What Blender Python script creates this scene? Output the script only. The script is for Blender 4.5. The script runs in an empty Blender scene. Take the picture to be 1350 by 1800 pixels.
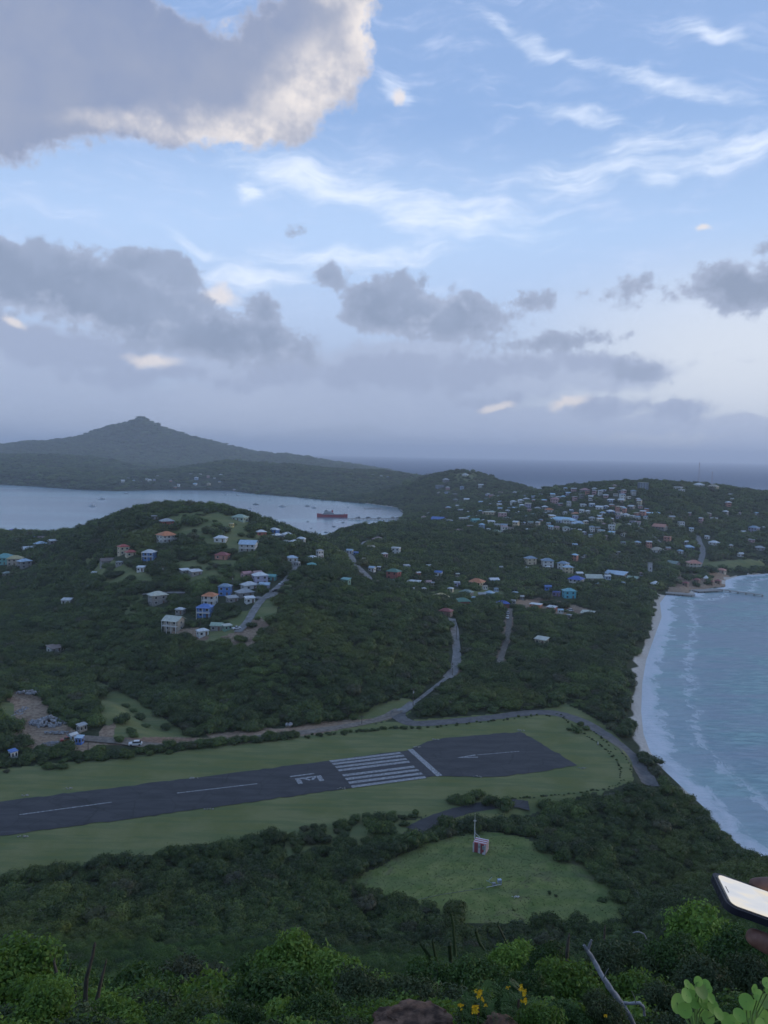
import bpy, bmesh, math, random
import numpy as np
from mathutils import Vector, Matrix
random.seed(7); rng = np.random.default_rng(7)
R = math.radians
scene = bpy.context.scene
COL = scene.collection

# ------------------------------------------------------------------ camera
FPX = 1370.0                       # focal length in photograph pixels (1350 x 1800)
CZ = 103.0                         # eye height above the sea
PITCH = math.atan(102.6 / FPX); ROLL = R(1.05)
_f = np.array([0, math.cos(PITCH), -math.sin(PITCH)])
_r0 = np.array([1.0, 0, 0]); _u0 = np.cross(_r0, _f)
_r = math.cos(ROLL) * _r0 + math.sin(ROLL) * _u0
_u = -math.sin(ROLL) * _r0 + math.cos(ROLL) * _u0
cam_d = bpy.data.cameras.new('camera'); cam = bpy.data.objects.new('camera', cam_d); COL.objects.link(cam)
cam.matrix_world = Matrix(((_r[0], _u[0], -_f[0], 0), (_r[1], _u[1], -_f[1], 0), (_r[2], _u[2], -_f[2], CZ), (0, 0, 0, 1)))
cam_d.sensor_fit = 'VERTICAL'; cam_d.sensor_height = 36; cam_d.sensor_width = 27
cam_d.lens = 36 * FPX / 1800; cam_d.clip_start = 0.1; cam_d.clip_end = 60000
scene.camera = cam

# ------------------------------------------------------------------ view, world, sun
scene.view_settings.view_transform = 'Standard'; scene.view_settings.look = 'None'
scene.view_settings.exposure = 0.16; scene.view_settings.gamma = 1
scene.cycles.max_bounces = 6; scene.cycles.diffuse_bounces = 2; scene.cycles.glossy_bounces = 2
scene.cycles.transmission_bounces = 2; scene.cycles.volume_bounces = 2; scene.cycles.caustics_reflective = False
SUN_AZ, SUN_EL = R(80), R(10)       # dusk sun low on the right

def ray(px, py):
    return _r * (px - 675) / FPX + _u * (900 - py) / FPX + _f
def at_z(px, py, z):
    d = ray(px, py); s = (z - CZ) / d[2]; return np.array([d[0] * s, d[1] * s, z])
def at_y(px, py, y):
    d = ray(px, py); s = y / d[1]; return np.array([d[0] * s, y, CZ + d[2] * s])
def proj(P):
    q = np.asarray(P, float) - np.array([0, 0, CZ]); dep = q @ _f
    return 675 + FPX * (q @ _r) / dep, 900 - FPX * (q @ _u) / dep, dep

class NT:
    """small helper around a node tree"""
    def __init__(s, nt): s.nt = nt; nt.nodes.clear()
    def n(s, t, **kw):
        o = s.nt.nodes.new(t)
        for k, v in kw.items():
            if k == 'inp':
                for a, b in v.items():
                    if isinstance(b, bpy.types.NodeSocket): s.nt.links.new(b, o.inputs[a])
                    else: o.inputs[a].default_value = b
            else: setattr(o, k, v)
        return o
    def math(s, op, a, b=None, c=None, clamp=False):
        i = {0: a}
        if b is not None: i[1] = b
        if c is not None: i[2] = c
        o = s.n('ShaderNodeMath', operation=op, inp=i); o.use_clamp = clamp; return o.outputs[0]
    def mix(s, f, a, b, mode='MIX'):
        o = s.n('ShaderNodeMix', data_type='RGBA', blend_type=mode); o.clamp_factor = True
        for k, v in ((0, f), (6, a), (7, b)):
            if isinstance(v, bpy.types.NodeSocket): s.nt.links.new(v, o.inputs[k])
            else: o.inputs[k].default_value = (tuple(v) + (1,) if k and len(v) == 3 else v)
        return o.outputs[2]
    def noise(s, vec, scale, detail=4, rough=.55, dist=0, color=False):
        o = s.n('ShaderNodeTexNoise', inp={'Scale': scale, 'Detail': detail, 'Roughness': rough, 'Distortion': dist})
        if vec is not None: s.nt.links.new(vec, o.inputs['Vector'])
        return o.outputs['Color' if color else 'Fac']
    def mapping(s, vec, loc=(0, 0, 0), rot=(0, 0, 0), scale=(1, 1, 1), kind='POINT'):
        o = s.n('ShaderNodeMapping', vector_type=kind, inp={'Location': loc, 'Rotation': rot, 'Scale': scale, 'Vector': vec}); return o.outputs[0]
    def smooth(s, x, a, b, lo=0.0, hi=1.0):
        o = s.n('ShaderNodeMapRange', interpolation_type='SMOOTHSTEP', inp={0: x, 1: a, 2: b, 3: lo, 4: hi}); return o.outputs[0]
    def ramp(s, x, stops):
        o = s.n('ShaderNodeValToRGB', inp={0: x}); cr = o.color_ramp
        while len(cr.elements) < len(stops): cr.elements.new(.5)
        for e, (p, c) in zip(cr.elements, stops): e.position = p; e.color = tuple(c) + (1,)
        return o.outputs[0]

world = bpy.data.worlds.new('World'); scene.world = world; world.use_nodes = True
w = NT(world.node_tree)
world.cycles.sampling_method = 'MANUAL'; world.cycles.sample_map_resolution = 512
tc = w.n('ShaderNodeTexCoord').outputs['Generated']
sep = w.n('ShaderNodeSeparateXYZ', inp={0: tc})
az = w.math('ARCTAN2', sep.outputs[0], sep.outputs[1])
el = w.math('ARCSINE', sep.outputs[2])
AE = w.n('ShaderNodeCombineXYZ', inp={0: az, 1: el, 2: 1.0}).outputs[0]
def sky_pos(px, py):
    d = ray(px, py); d = d / np.linalg.norm(d); return math.atan2(d[0], d[1]), math.asin(d[2])
def warp(vec, sc, amp, det=5, rough=.6):
    n1 = w.noise(vec, sc, det, rough, color=True)
    a = w.n('ShaderNodeVectorMath', operation='SUBTRACT', inp={0: n1, 1: (.5, .5, .5)}).outputs[0]
    b = w.n('ShaderNodeVectorMath', operation='MULTIPLY', inp={0: a, 1: (amp, amp, 0)}).outputs[0]
    return w.n('ShaderNodeVectorMath', operation='ADD', inp={0: vec, 1: b}).outputs[0]
def blobs(vec, lst, k=.25, px_unit=None):
    """distance-like field of a set of ellipses given in sky pixels: 1 at the rim, 0 in the middle"""
    cur = None
    for e in lst:
        x, y, rx, ry = e[:4]; ro = e[4] if len(e) > 4 else 0
        a0, e0 = sky_pos(x, y)
        sx, sy = 1390.0 / rx, 1390.0 / ry
        if ro == 0:
            m = w.n('ShaderNodeVectorMath', operation='MULTIPLY_ADD', inp={0: vec, 1: (sx, sy, 0), 2: (-a0 * sx, -e0 * sy, 0)}).outputs[0]
            l = w.n('ShaderNodeVectorMath', operation='LENGTH', inp={0: m}).outputs['Value']
        else:
            c_, s_ = math.cos(R(-ro)), math.sin(R(-ro))
            p1 = w.n('ShaderNodeVectorMath', operation='DOT_PRODUCT', inp={0: vec, 1: (c_ * sx, -s_ * sx, (-a0 * c_ + e0 * s_) * sx)}).outputs['Value']
            p2 = w.n('ShaderNodeVectorMath', operation='DOT_PRODUCT', inp={0: vec, 1: (s_ * sy, c_ * sy, (-a0 * s_ - e0 * c_) * sy)}).outputs['Value']
            l = w.math('SQRT', w.math('MULTIPLY_ADD', p1, p1, w.math('MULTIPLY', p2, p2)))
        if px_unit: q_ = min(rx, ry) / px_unit; l = w.math('MULTIPLY_ADD', l, q_, -q_)
        cur = l if cur is None else w.math('SMOOTH_MIN', cur, l, k)
    return cur
# clear sky: physical sky blended with the measured dusk gradient
skyt = w.n('ShaderNodeTexSky', sky_type='NISHITA', sun_disc=False, sun_elevation=SUN_EL, sun_rotation=SUN_AZ, altitude=100)
nish = w.n('ShaderNodeVectorMath', operation='SCALE', inp={0: skyt.outputs[0], 'Scale': .10}).outputs[0]
g = w.smooth(el, -.05, 1.2)
elf = w.math('DIVIDE', el, 1.5707, clamp=True)
base = w.ramp(elf, [(0, (.30, .37, .54)), (.05, (.36, .44, .63)), (.11, (.44, .56, .80)), (.17, (.40, .56, .84)), (.25, (.27, .42, .72)), (.36, (.25, .38, .66)), (.7, (.18, .30, .56)), (1, (.16, .27, .5))])
base = w.mix(.15, base, nish)
# bright band low on the right
rb = blobs(AE, [(1330, 640, 420, 190)], .3)
rbf = w.math('MULTIPLY', w.smooth(rb, 1.25, .1), .8)
base = w.mix(rbf, base, (.66, .70, .76))
lb = w.math('MULTIPLY', w.smooth(blobs(AE, [(500, 400, 620, 130)], .3), 1.3, .2), .3)
base = w.mix(lb, base, (.50, .66, .92))
nH = w.math('MULTIPLY_ADD', w.math('SUBTRACT', w.noise(AE, 38, 6, .68), .5), .8, w.math('SUBTRACT', w.noise(w.mapping(AE, scale=(1, 1.3, 1)), 13, 3, .6), .5))      # fine billows shared by every cloud
# thin high streaks
wc = warp(AE, 5, .10, 3)
st1 = w.noise(w.mapping(wc, rot=(0, 0, R(13)), scale=(3.4, 17, 1)), 2.3, 9, .64)
st2 = w.noise(w.mapping(wc, (3, 1, 0), (0, 0, R(4)), (5, 24, 1)), 3.2, 9, .68)
stk = w.math('MULTIPLY_ADD', nH, .16, w.math('MULTIPLY_ADD', st2, .5, w.math('MULTIPLY', st1, .6)))
cz = blobs(wc, [(830, 385, 140, 34, -8), (700, 355, 90, 34, -25), (560, 310, 150, 26, -12), (1080, 290, 120, 34, 5), (1250, 285, 160, 22, 3), (930, 85, 90, 13, -25),
                (1270, 75, 60, 10, -20), (640, 440, 180, 18, 2), (440, 472, 130, 16, 3), (345, 425, 55, 10, -10), (465, 332, 26, 14), (1140, 330, 22, 20, 40), (1180, 170, 110, 14, -15),
                (690, 165, 28, 16, -30), (1010, 215, 70, 12, -12)], .5)
cb = w.smooth(cz, 1.8, .1)
cfac = w.math('MULTIPLY', w.smooth(w.math('ADD', stk, w.math('MULTIPLY', cb, .31)), .57, 1.12), .78)
faint = w.math('MULTIPLY', w.smooth(stk, .50, .80), w.smooth(el, .12, .3, 0, .30))
base = w.mix(faint, base, (.52, .60, .84))
base = w.mix(cfac, base, (.80, .86, .97))
# broad soft grey-lilac bank near the horizon
wl = warp(AE, 7, .070, 5, .62)
bank = blobs(wl, [(100, 625, 260, 62), (420, 640, 220, 50), (700, 650, 170, 62), (860, 668, 190, 50), (1010, 655, 185, 34), (1060, 715, 62, 20), (950, 735, 130, 20), (1187, 720, 54, 16),
                  (1310, 752, 80, 22), (680, 740, 700, 26), (150, 720, 330, 42), (1345, 790, 120, 30), (600, 700, 330, 40)], .15)
bank = w.math('MULTIPLY_ADD', nH, .55, bank)
bf = w.math('MULTIPLY', w.smooth(bank, 1.14, .70), .82)
bcol = w.mix(w.noise(wl, 5, 5, .6), (.30, .365, .52), (.43, .485, .62))
base = w.mix(bf, base, bcol)
bk2 = w.math('MULTIPLY_ADD', nH, 1.7, blobs(wl, [(90, 600, 170, 34), (300, 660, 160, 18), (680, 655, 110, 34), (860, 650, 130, 20), (1060, 640, 110, 20), (1060, 716, 50, 15), (1187, 722, 46, 13), (930, 700, 60, 10), (500, 640, 60, 30)], .22, 40.0))
base = w.mix(w.math('MULTIPLY', w.smooth(bk2, .25, -.30), .72), base, (.29, .345, .485))
cream = w.smooth(blobs(wl, [(275, 628, 48, 15, -10), (870, 711, 32, 7, 5), (1000, 708, 40, 10, 15), (380, 512, 36, 15, -10), (22, 566, 22, 12), (1238, 412, 14, 6), (700, 170, 14, 12)], .2), 1.3, .3)
cream = w.math('MULTIPLY', cream, .8)
base = w.mix(cream, base, (.72, .67, .66))
# dark cumulus band
wd = warp(AE, 8, .042, 5, .62)
DARK = [(60, 500, 120, 62), (150, 520, 150, 62, -6), (250, 545, 150, 66, -12), (370, 590, 130, 48, -10), (470, 600, 90, 40, -10), (240, 470, 70, 34), (100, 460, 70, 30), (465, 545, 34, 34),
        (305, 500, 50, 45), (690, 545, 90, 56), (770, 552, 130, 54, -4), (730, 560, 110, 46), (650, 530, 40, 34), (720, 505, 60, 24), (577, 490, 30, 20, -10), (930, 522, 48, 14, 8), (1118, 500, 46, 30), (1075, 515, 34, 14, 15),
        (1030, 514, 17, 9), (1205, 512, 46, 24), (1290, 502, 80, 36), (1350, 498, 60, 38), (1350, 428, 16, 12), (990, 600, 76, 9, 6), (1140, 650, 60, 15, -6), (515, 410, 18, 14)]
dk = w.math('MULTIPLY_ADD', nH, 1.9, blobs(wd, DARK, .22, 40.0))
df = w.math('MULTIPLY', w.smooth(dk, .16, -.26), .93)
rim = w.mix(w.smooth(dk, -.9, .05), (.215, .265, .375), (.34, .395, .53))
rim = w.mix(w.smooth(w.noise(wd, 9, 6, .6), .35, .7), rim, (.275, .33, .455))
rim = w.mix(w.smooth(nH, .02, .30, 0, .5), rim, (.42, .47, .60))
base = w.mix(df, base, rim)
# large cumulus, upper left, lit from the right
wb = wl
big = blobs(wb, [(40, 100, 260, 118), (220, 130, 220, 96), (400, 155, 190, 78), (520, 110, 120, 84, 15), (596, 50, 66, 66), (470, 190, 120, 40, -8), (110, -50, 150, 110), (-180, 40, 250, 170), (600, -90, 110, 100), (0, 262, 18, 14)], .3, 90.0)
big = w.math('MULTIPLY_ADD', nH, .75, big)
bgf = w.math('MULTIPLY', w.smooth(big, .06, -.16), .97)
lit = blobs(wb, [(550, 150, 120, 66, 25), (645, 60, 44, 90), (440, 222, 150, 32), (290, 228, 150, 20), (600, 0, 50, 16), (395, 40, 20, 20)], .5)
lf = w.math('MULTIPLY', w.smooth(lit, 1.35, .1), w.smooth(nH, -.22, .16, .35, 1.0))
shade = w.mix(w.smooth(w.noise(wb, 3.2, 6, .6), .3, .7), (.19, .25, .41), (.30, .335, .44))
bigc = w.mix(lf, shade, (.74, .69, .67))
bigc = w.mix(w.math('MULTIPLY', w.smooth(big, -.22, .06), .40), bigc, (.66, .64, .69))
base = w.mix(bgf, base, bigc)
# below the horizon
base = w.mix(w.smooth(el, .0, -.06), base, (.12, .16, .20))
bg = w.n('ShaderNodeBackground', inp={'Color': base, 'Strength': 1.13})
w.nt.links.new(bg.outputs[0], w.n('ShaderNodeOutputWorld').inputs[0])

sd = bpy.data.lights.new('sun', 'SUN'); sd.energy = 0.8; sd.angle = R(15); sd.color = (1, .88, .76)
sun = bpy.data.objects.new('sun', sd); COL.objects.link(sun)
sv = Vector((math.sin(SUN_AZ) * math.cos(R(25)), math.cos(SUN_AZ) * math.cos(R(25)), math.sin(R(25))))
sv = Vector((math.sin(SUN_AZ) * math.cos(SUN_EL), math.cos(SUN_AZ) * math.cos(SUN_EL), math.sin(SUN_EL)))
sun.rotation_euler = sv.to_track_quat('Z', 'Y').to_euler()

# ------------------------------------------------------------------ helpers
def tag(o, label=None, cat=None, group=None, kind=None):
    if label: o['label'] = label
    if cat: o['category'] = cat
    if group: o['group'] = group
    if kind: o['kind'] = kind
    return o
def empty(name, loc, rz=0.0):
    o = bpy.data.objects.new(name, None); COL.objects.link(o); o.location = loc; o.rotation_euler = (0, 0, rz); o.empty_display_size = .5
    return o
class MB:
    def __init__(s): s.v = []; s.f = []
    def add(s, vs, fs):
        b = len(s.v); s.v += [tuple(map(float, p)) for p in vs]; s.f += [tuple(i + b for i in q) for q in fs]; return s
    def box(s, x0, x1, y0, y1, z0, z1):
        return s.add([(x0, y0, z0), (x1, y0, z0), (x1, y1, z0), (x0, y1, z0), (x0, y0, z1), (x1, y0, z1), (x1, y1, z1), (x0, y1, z1)],
                     [(0, 3, 2, 1), (4, 5, 6, 7), (0, 1, 5, 4), (1, 2, 6, 5), (2, 3, 7, 6), (3, 0, 4, 7)])
    def tube(s, pts, rad, n=8, cap=True):
        pts = [Vector(p) for p in pts]
        if not isinstance(rad, (list, tuple)): rad = [rad] * len(pts)
        rings = []
        for i, p in enumerate(pts):
            d = (pts[min(i + 1, len(pts) - 1)] - pts[max(i - 1, 0)]).normalized()
            a = d.cross(Vector((0, 0, 1)) if abs(d.z) < .9 else Vector((1, 0, 0))).normalized(); b = d.cross(a)
            rings.append([p + (a * math.cos(2 * math.pi * k / n) + b * math.sin(2 * math.pi * k / n)) * rad[i] for k in range(n)])
        vs = [q for r_ in rings for q in r_]; fs = []
        for i in range(len(pts) - 1):
            for k in range(n):
                a = i * n + k; b = i * n + (k + 1) % n; fs.append((a, b, b + n, a + n))
        if cap: fs += [tuple(range(n)), tuple(range((len(pts) - 1) * n + n - 1, (len(pts) - 1) * n - 1, -1))]
        return s.add(vs, fs)
    def mesh(s, name, mat, smooth=False):
        m = bpy.data.meshes.new(name); m.from_pydata(s.v, [], s.f); m.update()
        if mat: m.materials.append(mat)
        if smooth: m.shade_smooth()
        return m
    def build(s, name, mat, parent=None, smooth=False):
        o = bpy.data.objects.new(name, s.mesh(name, mat, smooth)); COL.objects.link(o); o.parent = parent
        return o
def np_mesh(name, V, Fc, mat, attrs=None, smooth=False):
    V = np.asarray(V, np.float32); Fc = np.asarray(Fc, np.int32); k = Fc.shape[1]
    m = bpy.data.meshes.new(name); m.vertices.add(len(V)); m.vertices.foreach_set('co', V.ravel())
    m.loops.add(Fc.size); m.loops.foreach_set('vertex_index', Fc.ravel())
    m.polygons.add(len(Fc)); m.polygons.foreach_set('loop_start', np.arange(0, Fc.size, k, dtype=np.int32))
    m.update(calc_edges=True)
    for a, (ty, d) in (attrs or {}).items():
        at = m.attributes.new(a, ty, 'POINT'); at.data.foreach_set('vector' if ty == 'FLOAT_VECTOR' else 'value', np.asarray(d, np.int32 if ty == 'INT' else np.float32).ravel())
    if mat: m.materials.append(mat)
    if smooth: m.shade_smooth()
    return m
def link(name, me, parent=None, loc=(0, 0, 0)):
    o = bpy.data.objects.new(name, me); COL.objects.link(o); o.parent = parent; o.location = loc; return o
def copy_tree(o, parent=None):
    c = o.copy(); COL.objects.link(c); c.parent = parent
    for ch in list(o.children): copy_tree(ch, c)
    return c

# ------------------------------------------------------------------ materials
def mat_new(name):
    m = bpy.data.materials.new(name); m.use_nodes = True; return m, NT(m.node_tree)
def finish(n, color, rough=.8, bump=None, spec=.3, extra=None):
    p = n.n('ShaderNodeBsdfPrincipled', inp={'Base Color': color, 'Roughness': rough, 'Specular IOR Level': spec})
    if extra:
        for k, v in extra.items(): 
            if isinstance(v, bpy.types.NodeSocket): n.nt.links.new(v, p.inputs[k])
            else: p.inputs[k].default_value = v
    if bump:
        b = n.n('ShaderNodeBump', inp={'Height': bump[0], 'Strength': bump[1], 'Distance': bump[2]}); n.nt.links.new(b.outputs[0], p.inputs['Normal'])
    n.nt.links.new(p.outputs[0], n.n('ShaderNodeOutputMaterial').inputs[0]); return p
_pm = {}
def paint(name, c, rough=.7, var=.25, scale=1.2, metal=0.0):
    """worn painted / rendered surface: mottled colour with stains"""
    if name in _pm: return _pm[name]
    m, n = mat_new(name); co = n.n('ShaderNodeTexCoord').outputs['Object']
    a = n.noise(co, scale, 6, .6); dk = tuple(x * (1 - var) for x in c)
    b = n.noise(n.mapping(co, scale=(3, 3, .6)), scale * 1.5, 5, .6)
    col = n.mix(n.smooth(a, .35, .65), dk, c); col = n.mix(n.smooth(b, .58, .8, 0, .5), col, tuple(x * .55 for x in c))
    finish(n, col, rough, (b, .15, .05), extra={'Metallic': metal}); _pm[name] = m; return m
def roofmat(name, c):
    if name in _pm: return _pm[name]
    m, n = mat_new(name); g_ = n.n('ShaderNodeTexCoord').outputs['Object']
    a = n.noise(g_, .9, 6, .65); wv = n.n('ShaderNodeTexWave', wave_type='BANDS', bands_direction='X', inp={'Scale': 1.6, 'Distortion': .2, 'Vector': g_}).outputs['Fac']
    r_ = n.noise(n.mapping(g_, scale=(1, 5, 1)), 1.4, 5, .6)
    col = n.mix(n.smooth(a, .3, .7), tuple(x * .72 for x in c), c); col = n.mix(n.smooth(r_, .55, .8, 0, .6), col, (c[0] * .6 + .05, c[1] * .5 + .02, c[2] * .45))
    finish(n, col, .45, (wv, .3, .03)); _pm[name] = m; return m
def leaf_mat(name, dark, mid, light, trans=.0):
    m, n = mat_new(name)
    tone = n.n('ShaderNodeAttribute', attribute_name='tone').outputs['Fac']
    rnd = n.n('ShaderNodeObjectInfo').outputs['Random']
    pos = n.n('ShaderNodeNewGeometry').outputs['Position']
    big_ = n.noise(pos, .035, 3, .5)
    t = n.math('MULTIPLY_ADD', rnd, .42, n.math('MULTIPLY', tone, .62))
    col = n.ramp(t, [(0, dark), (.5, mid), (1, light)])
    col = n.mix(n.smooth(big_, .35, .65, 0, .45), col, tuple(x * .75 for x in dark)); col = n.mix(n.smooth(n.noise(pos, .018, 4, .6), .54, .68, 0, .45), col, (light[0] * .95, light[1] * .8, light[2] * .6))
    dry = n.math('GREATER_THAN', n.math('FRACT', n.math('MULTIPLY', rnd, 37.7)), .955)
    col = n.mix(n.math('MULTIPLY', dry, .45), col, (.075, .06, .045))
    p = n.n('ShaderNodeBsdfPrincipled', inp={'Base Color': col, 'Roughness': .55, 'Specular IOR Level': .25})
    out = p.outputs[0]
    if trans > 0:
        tr = n.n('ShaderNodeBsdfTranslucent', inp={'Color': n.mix(.5, col, light)})
        out = n.n('ShaderNodeMixShader', inp={0: trans, 1: p.outputs[0], 2: tr.outputs[0]}).outputs[0]
    n.nt.links.new(out, n.n('ShaderNodeOutputMaterial').inputs[0]); return m
M = {}
M['leaf'] = leaf_mat('woodland_leaves', (.011, .026, .005), (.060, .104, .020), (.170, .235, .048))
M['leaf_near'] = leaf_mat('shrub_leaves', (.018, .042, .010), (.062, .125, .026), (.16, .26, .06), .2)
M['leaf_bright'] = leaf_mat('bright_shrub_leaves', (.05, .10, .015), (.155, .275, .04), (.34, .48, .09), .25)
M['leaf_olive'] = leaf_mat('olive_shrub_leaves', (.03, .05, .018), (.075, .11, .04), (.15, .19, .075), .15)
M['grape'] = leaf_mat('round_leaves', (.17, .33, .05), (.28, .48, .09), (.42, .62, .16), .3)
M['bark'] = paint('bark', (.11, .085, .065), .9, .4, 6)
M['dead'] = paint('bleached_wood', (.34, .34, .35), .85, .45, 14)
M['twig'] = paint('dry_stalk', (.13, .11, .085), .9, .4, 8)
M['white'] = paint('white_paint', (.66, .67, .66), .6, .15)
M['window'] = paint('window_glass', (.022, .028, .036), .25, .3, 3)
M['concrete'] = paint('concrete', (.32, .31, .29), .85, .3, 2)
M['metal'] = paint('galvanised_metal', (.34, .35, .36), .5, .2, 3)
M['polewood'] = paint('pole_wood', (.12, .10, .085), .85, .3, 3)
M['rubber'] = paint('rubber', (.02, .02, .02), .8, .2, 3)
M['rock'] = paint('rock', (.14, .095, .075), .85, .6, 6)
# ------------------------------------------------------------------ land form
CP = []      # control points: u, w, s
def uw(X, Y): return X / (Y + 12.0), np.log(Y + 12.0)
def _cp(p, c=0.0):
    X, Y, Z = p; Z = Z - c; u_, w_ = uw(X, Y); CP.append((u_, w_, (CZ - Z) / (Y + 12.0)))
def S(px, py, Y, c=0.0): _cp(at_y(px, py, Y), c)          # a point seen at a known distance
def Z(px, py, z): _cp(at_z(px, py, z))                    # a point seen at a known height
def G(X, Y, z): _cp((X, Y, z))                            # a point in the place itself
# the lookout hill
for X, Y, z in [(0, -10, 101.8), (0, 0, 101.4), (3, 0, 101.3), (-3, 0, 101.3), (-12, -6, 99), (12, -6, 98), (0, 3, 100.3), (2, 3, 100.2), (-2, 3, 100.3), (-8, 0, 99), (8, 0, 98), (20, 5, 91), (-20, 5, 92)]: G(X, Y, z)
for px in (-250, 0, 340, 675, 1010, 1350, 1600):
    for Y, z in ((5, 98.75), (8, 96.4), (12, 93.2), (18, 88.4), (25, 82.8), (40, 71.5)):
        d = at_y(px, 1800, Y); G(d[0], Y, d[2] - .25 - Y * .012)
for px in (-200, 0, 220, 450, 675, 900):
    S(px, 1745, 62, 2.5); S(px, 1712, 88, 3); S(px, 1672, 118, 3)
    if px < 600: S(px, 1625, 138, 3)
for px in (675, 900, 1080): S(px, 1648, 146, 2.5)
S(1100, 1745, 62, 2.5); S(1100, 1700, 90, 3); S(1250, 1745, 60, 2.5); S(1250, 1690, 88, 3); S(1350, 1740, 60, 2.5); S(1350, 1660, 100, 3); S(1250, 1640, 112, 3); S(1150, 1660, 130, 3)
S(1200, 1590, 145, 3); S(1300, 1590, 130, 3); S(1150, 1540, 190, 3.5); S(1250, 1530, 172, 3.5); S(1330, 1540, 155, 4); S(1050, 1460, 225, 4); S(1150, 1450, 228, 4); S(1230, 1470, 205, 4)
S(1140, 1385, 262, 4); S(1200, 1410, 245, 3.5)
# airfield plain and flats
for px, py in [(0, 1560), (200, 1530), (450, 1480), (0, 1480), (0, 1400), (300, 1440), (300, 1370), (600, 1440), (600, 1330), (900, 1400), (900, 1320), (900, 1260), (1050, 1320), (1080, 1380), (0, 1350),
               (200, 1325), (450, 1300), (700, 1262), (700, 1480), (850, 1470), (-250, 1600), (-250, 1400), (950, 1500), (560, 1500), (1010, 1250)]: Z(px, py, 3.0)
for px, py in [(650, 1560), (850, 1550), (1000, 1540), (1080, 1580), (850, 1620), (750, 1600), (1000, 1630)]: Z(px, py, 4.5)
for px, py in [(850, 1230), (950, 1200), (1050, 1230), (1000, 1150), (1080, 1180), (1080, 1110), (1000, 1100), (950, 1060), (1050, 1060), (1100, 1040), (880, 1180)]: Z(px, py, 4.0)
for px, py, z in [(800, 1185, 4.5), (795, 1120, 8), (895, 1090, 8), (1000, 1040, 7), (1060, 1020, 7), (1150, 1010, 5), (1230, 995, 5), (1310, 990, 4), (1350, 1000, 2)]: Z(px, py, z)
# left flats, quarry, left woods
Z(80, 1290, 3.5); Z(-200, 1300, 4); Z(80, 1240, 5); Z(0, 1210, 7); Z(-200, 1200, 9); Z(200, 1240, 6); Z(250, 1290, 4)
for px, py, Y in [(60, 1150, 372), (60, 1100, 425), (60, 1050, 490), (60, 1000, 560), (60, 965, 620), (60, 938, 700), (-200, 1150, 370), (-200, 1050, 490), (-200, 960, 640), (-200, 935, 720), (150, 1050, 460), (140, 1000, 540)]: S(px, py, Y, 4)
# village hill
for px, py, Y in [(300, 1262, 300), (300, 1210, 322), (300, 1160, 348), (300, 1100, 382), (300, 1050, 420), (300, 1000, 465), (300, 955, 512), (300, 918, 555), (330, 890, 592), (400, 893, 590), (230, 900, 600),
                  (200, 1210, 325), (180, 1150, 365), (190, 1080, 410), (200, 1020, 460), (210, 970, 510), (150, 930, 620), (450, 1230, 300), (450, 1190, 312), (450, 1140, 340), (445, 1095, 374),
                  (440, 1050, 408), (500, 1012, 452), (520, 985, 480), (460, 930, 550), (540, 950, 545), (400, 960, 500), (400, 1010, 450), (560, 1005, 435), (640, 1035, 420), (700, 1057, 410), (780, 1080, 415),
                  (600, 1150, 335), (600, 1210, 306), (700, 1205, 312), (700, 1150, 343), (600, 1095, 372), (700, 1100, 375), (765, 1140, 370), (550, 1050, 400), (600, 1245, 295)]: S(px, py, Y, 3.0)
for px, Y, z in [(60, 790, 12), (300, 680, 45), (300, 720, 14), (420, 690, 35), (150, 780, 12), (480, 650, 36), (520, 700, 22), (560, 790, 10), (-200, 830, 10), (450, 740, 8)]:
    d = ray(px, 900); G(d[0] / d[1] * Y, Y, z)
# valley behind the village hill, town slope, harbour ridge
for px, py, z in [(600, 970, 26), (655, 1030, 17), (700, 1030, 16), (800, 1045, 12), (880, 1055, 10), (700, 1000, 19), (640, 928, 30), (700, 945, 24), (750, 925, 18), (760, 905, 9), (800, 950, 24), (800, 1000, 18), (850, 985, 16),
                  (950, 965, 20), (1050, 965, 20), (1000, 935, 28), (900, 925, 32), (1100, 935, 30), (1000, 902, 38), (950, 882, 46), (850, 905, 30), (1100, 900, 42), (1050, 872, 56), (960, 862, 54), (1130, 860, 64),
                  (590, 955, 24), (900, 1020, 9)]: Z(px, py, z)
for px, py, Y in [(1190, 852, 1130), (1240, 852, 1130), (1300, 862, 1120), (1350, 868, 1100), (1600, 880, 1100), (1190, 902, 900), (1190, 950, 800), (1190, 980, 735), (1300, 910, 920), (1300, 950, 800), (1340, 975, 720),
                  (800, 828, 1700), (850, 832, 1700), (745, 838, 1900), (780, 862, 1550), (850, 872, 1380), (770, 887, 1400), (900, 850, 1520), (925, 857, 1500), (830, 850, 1560), (700, 870, 1900)]: S(px, py, Y, 2)
for px, Y, z in [(1240, 1400, 15), (1000, 1500, 12), (600, 720, 18), (1350, 1400, 20), (1600, 700, 8), (800, 2100, 20), (900, 1750, 10)]:
    d = ray(px, 900); G(d[0] / d[1] * Y, Y, z)
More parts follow.
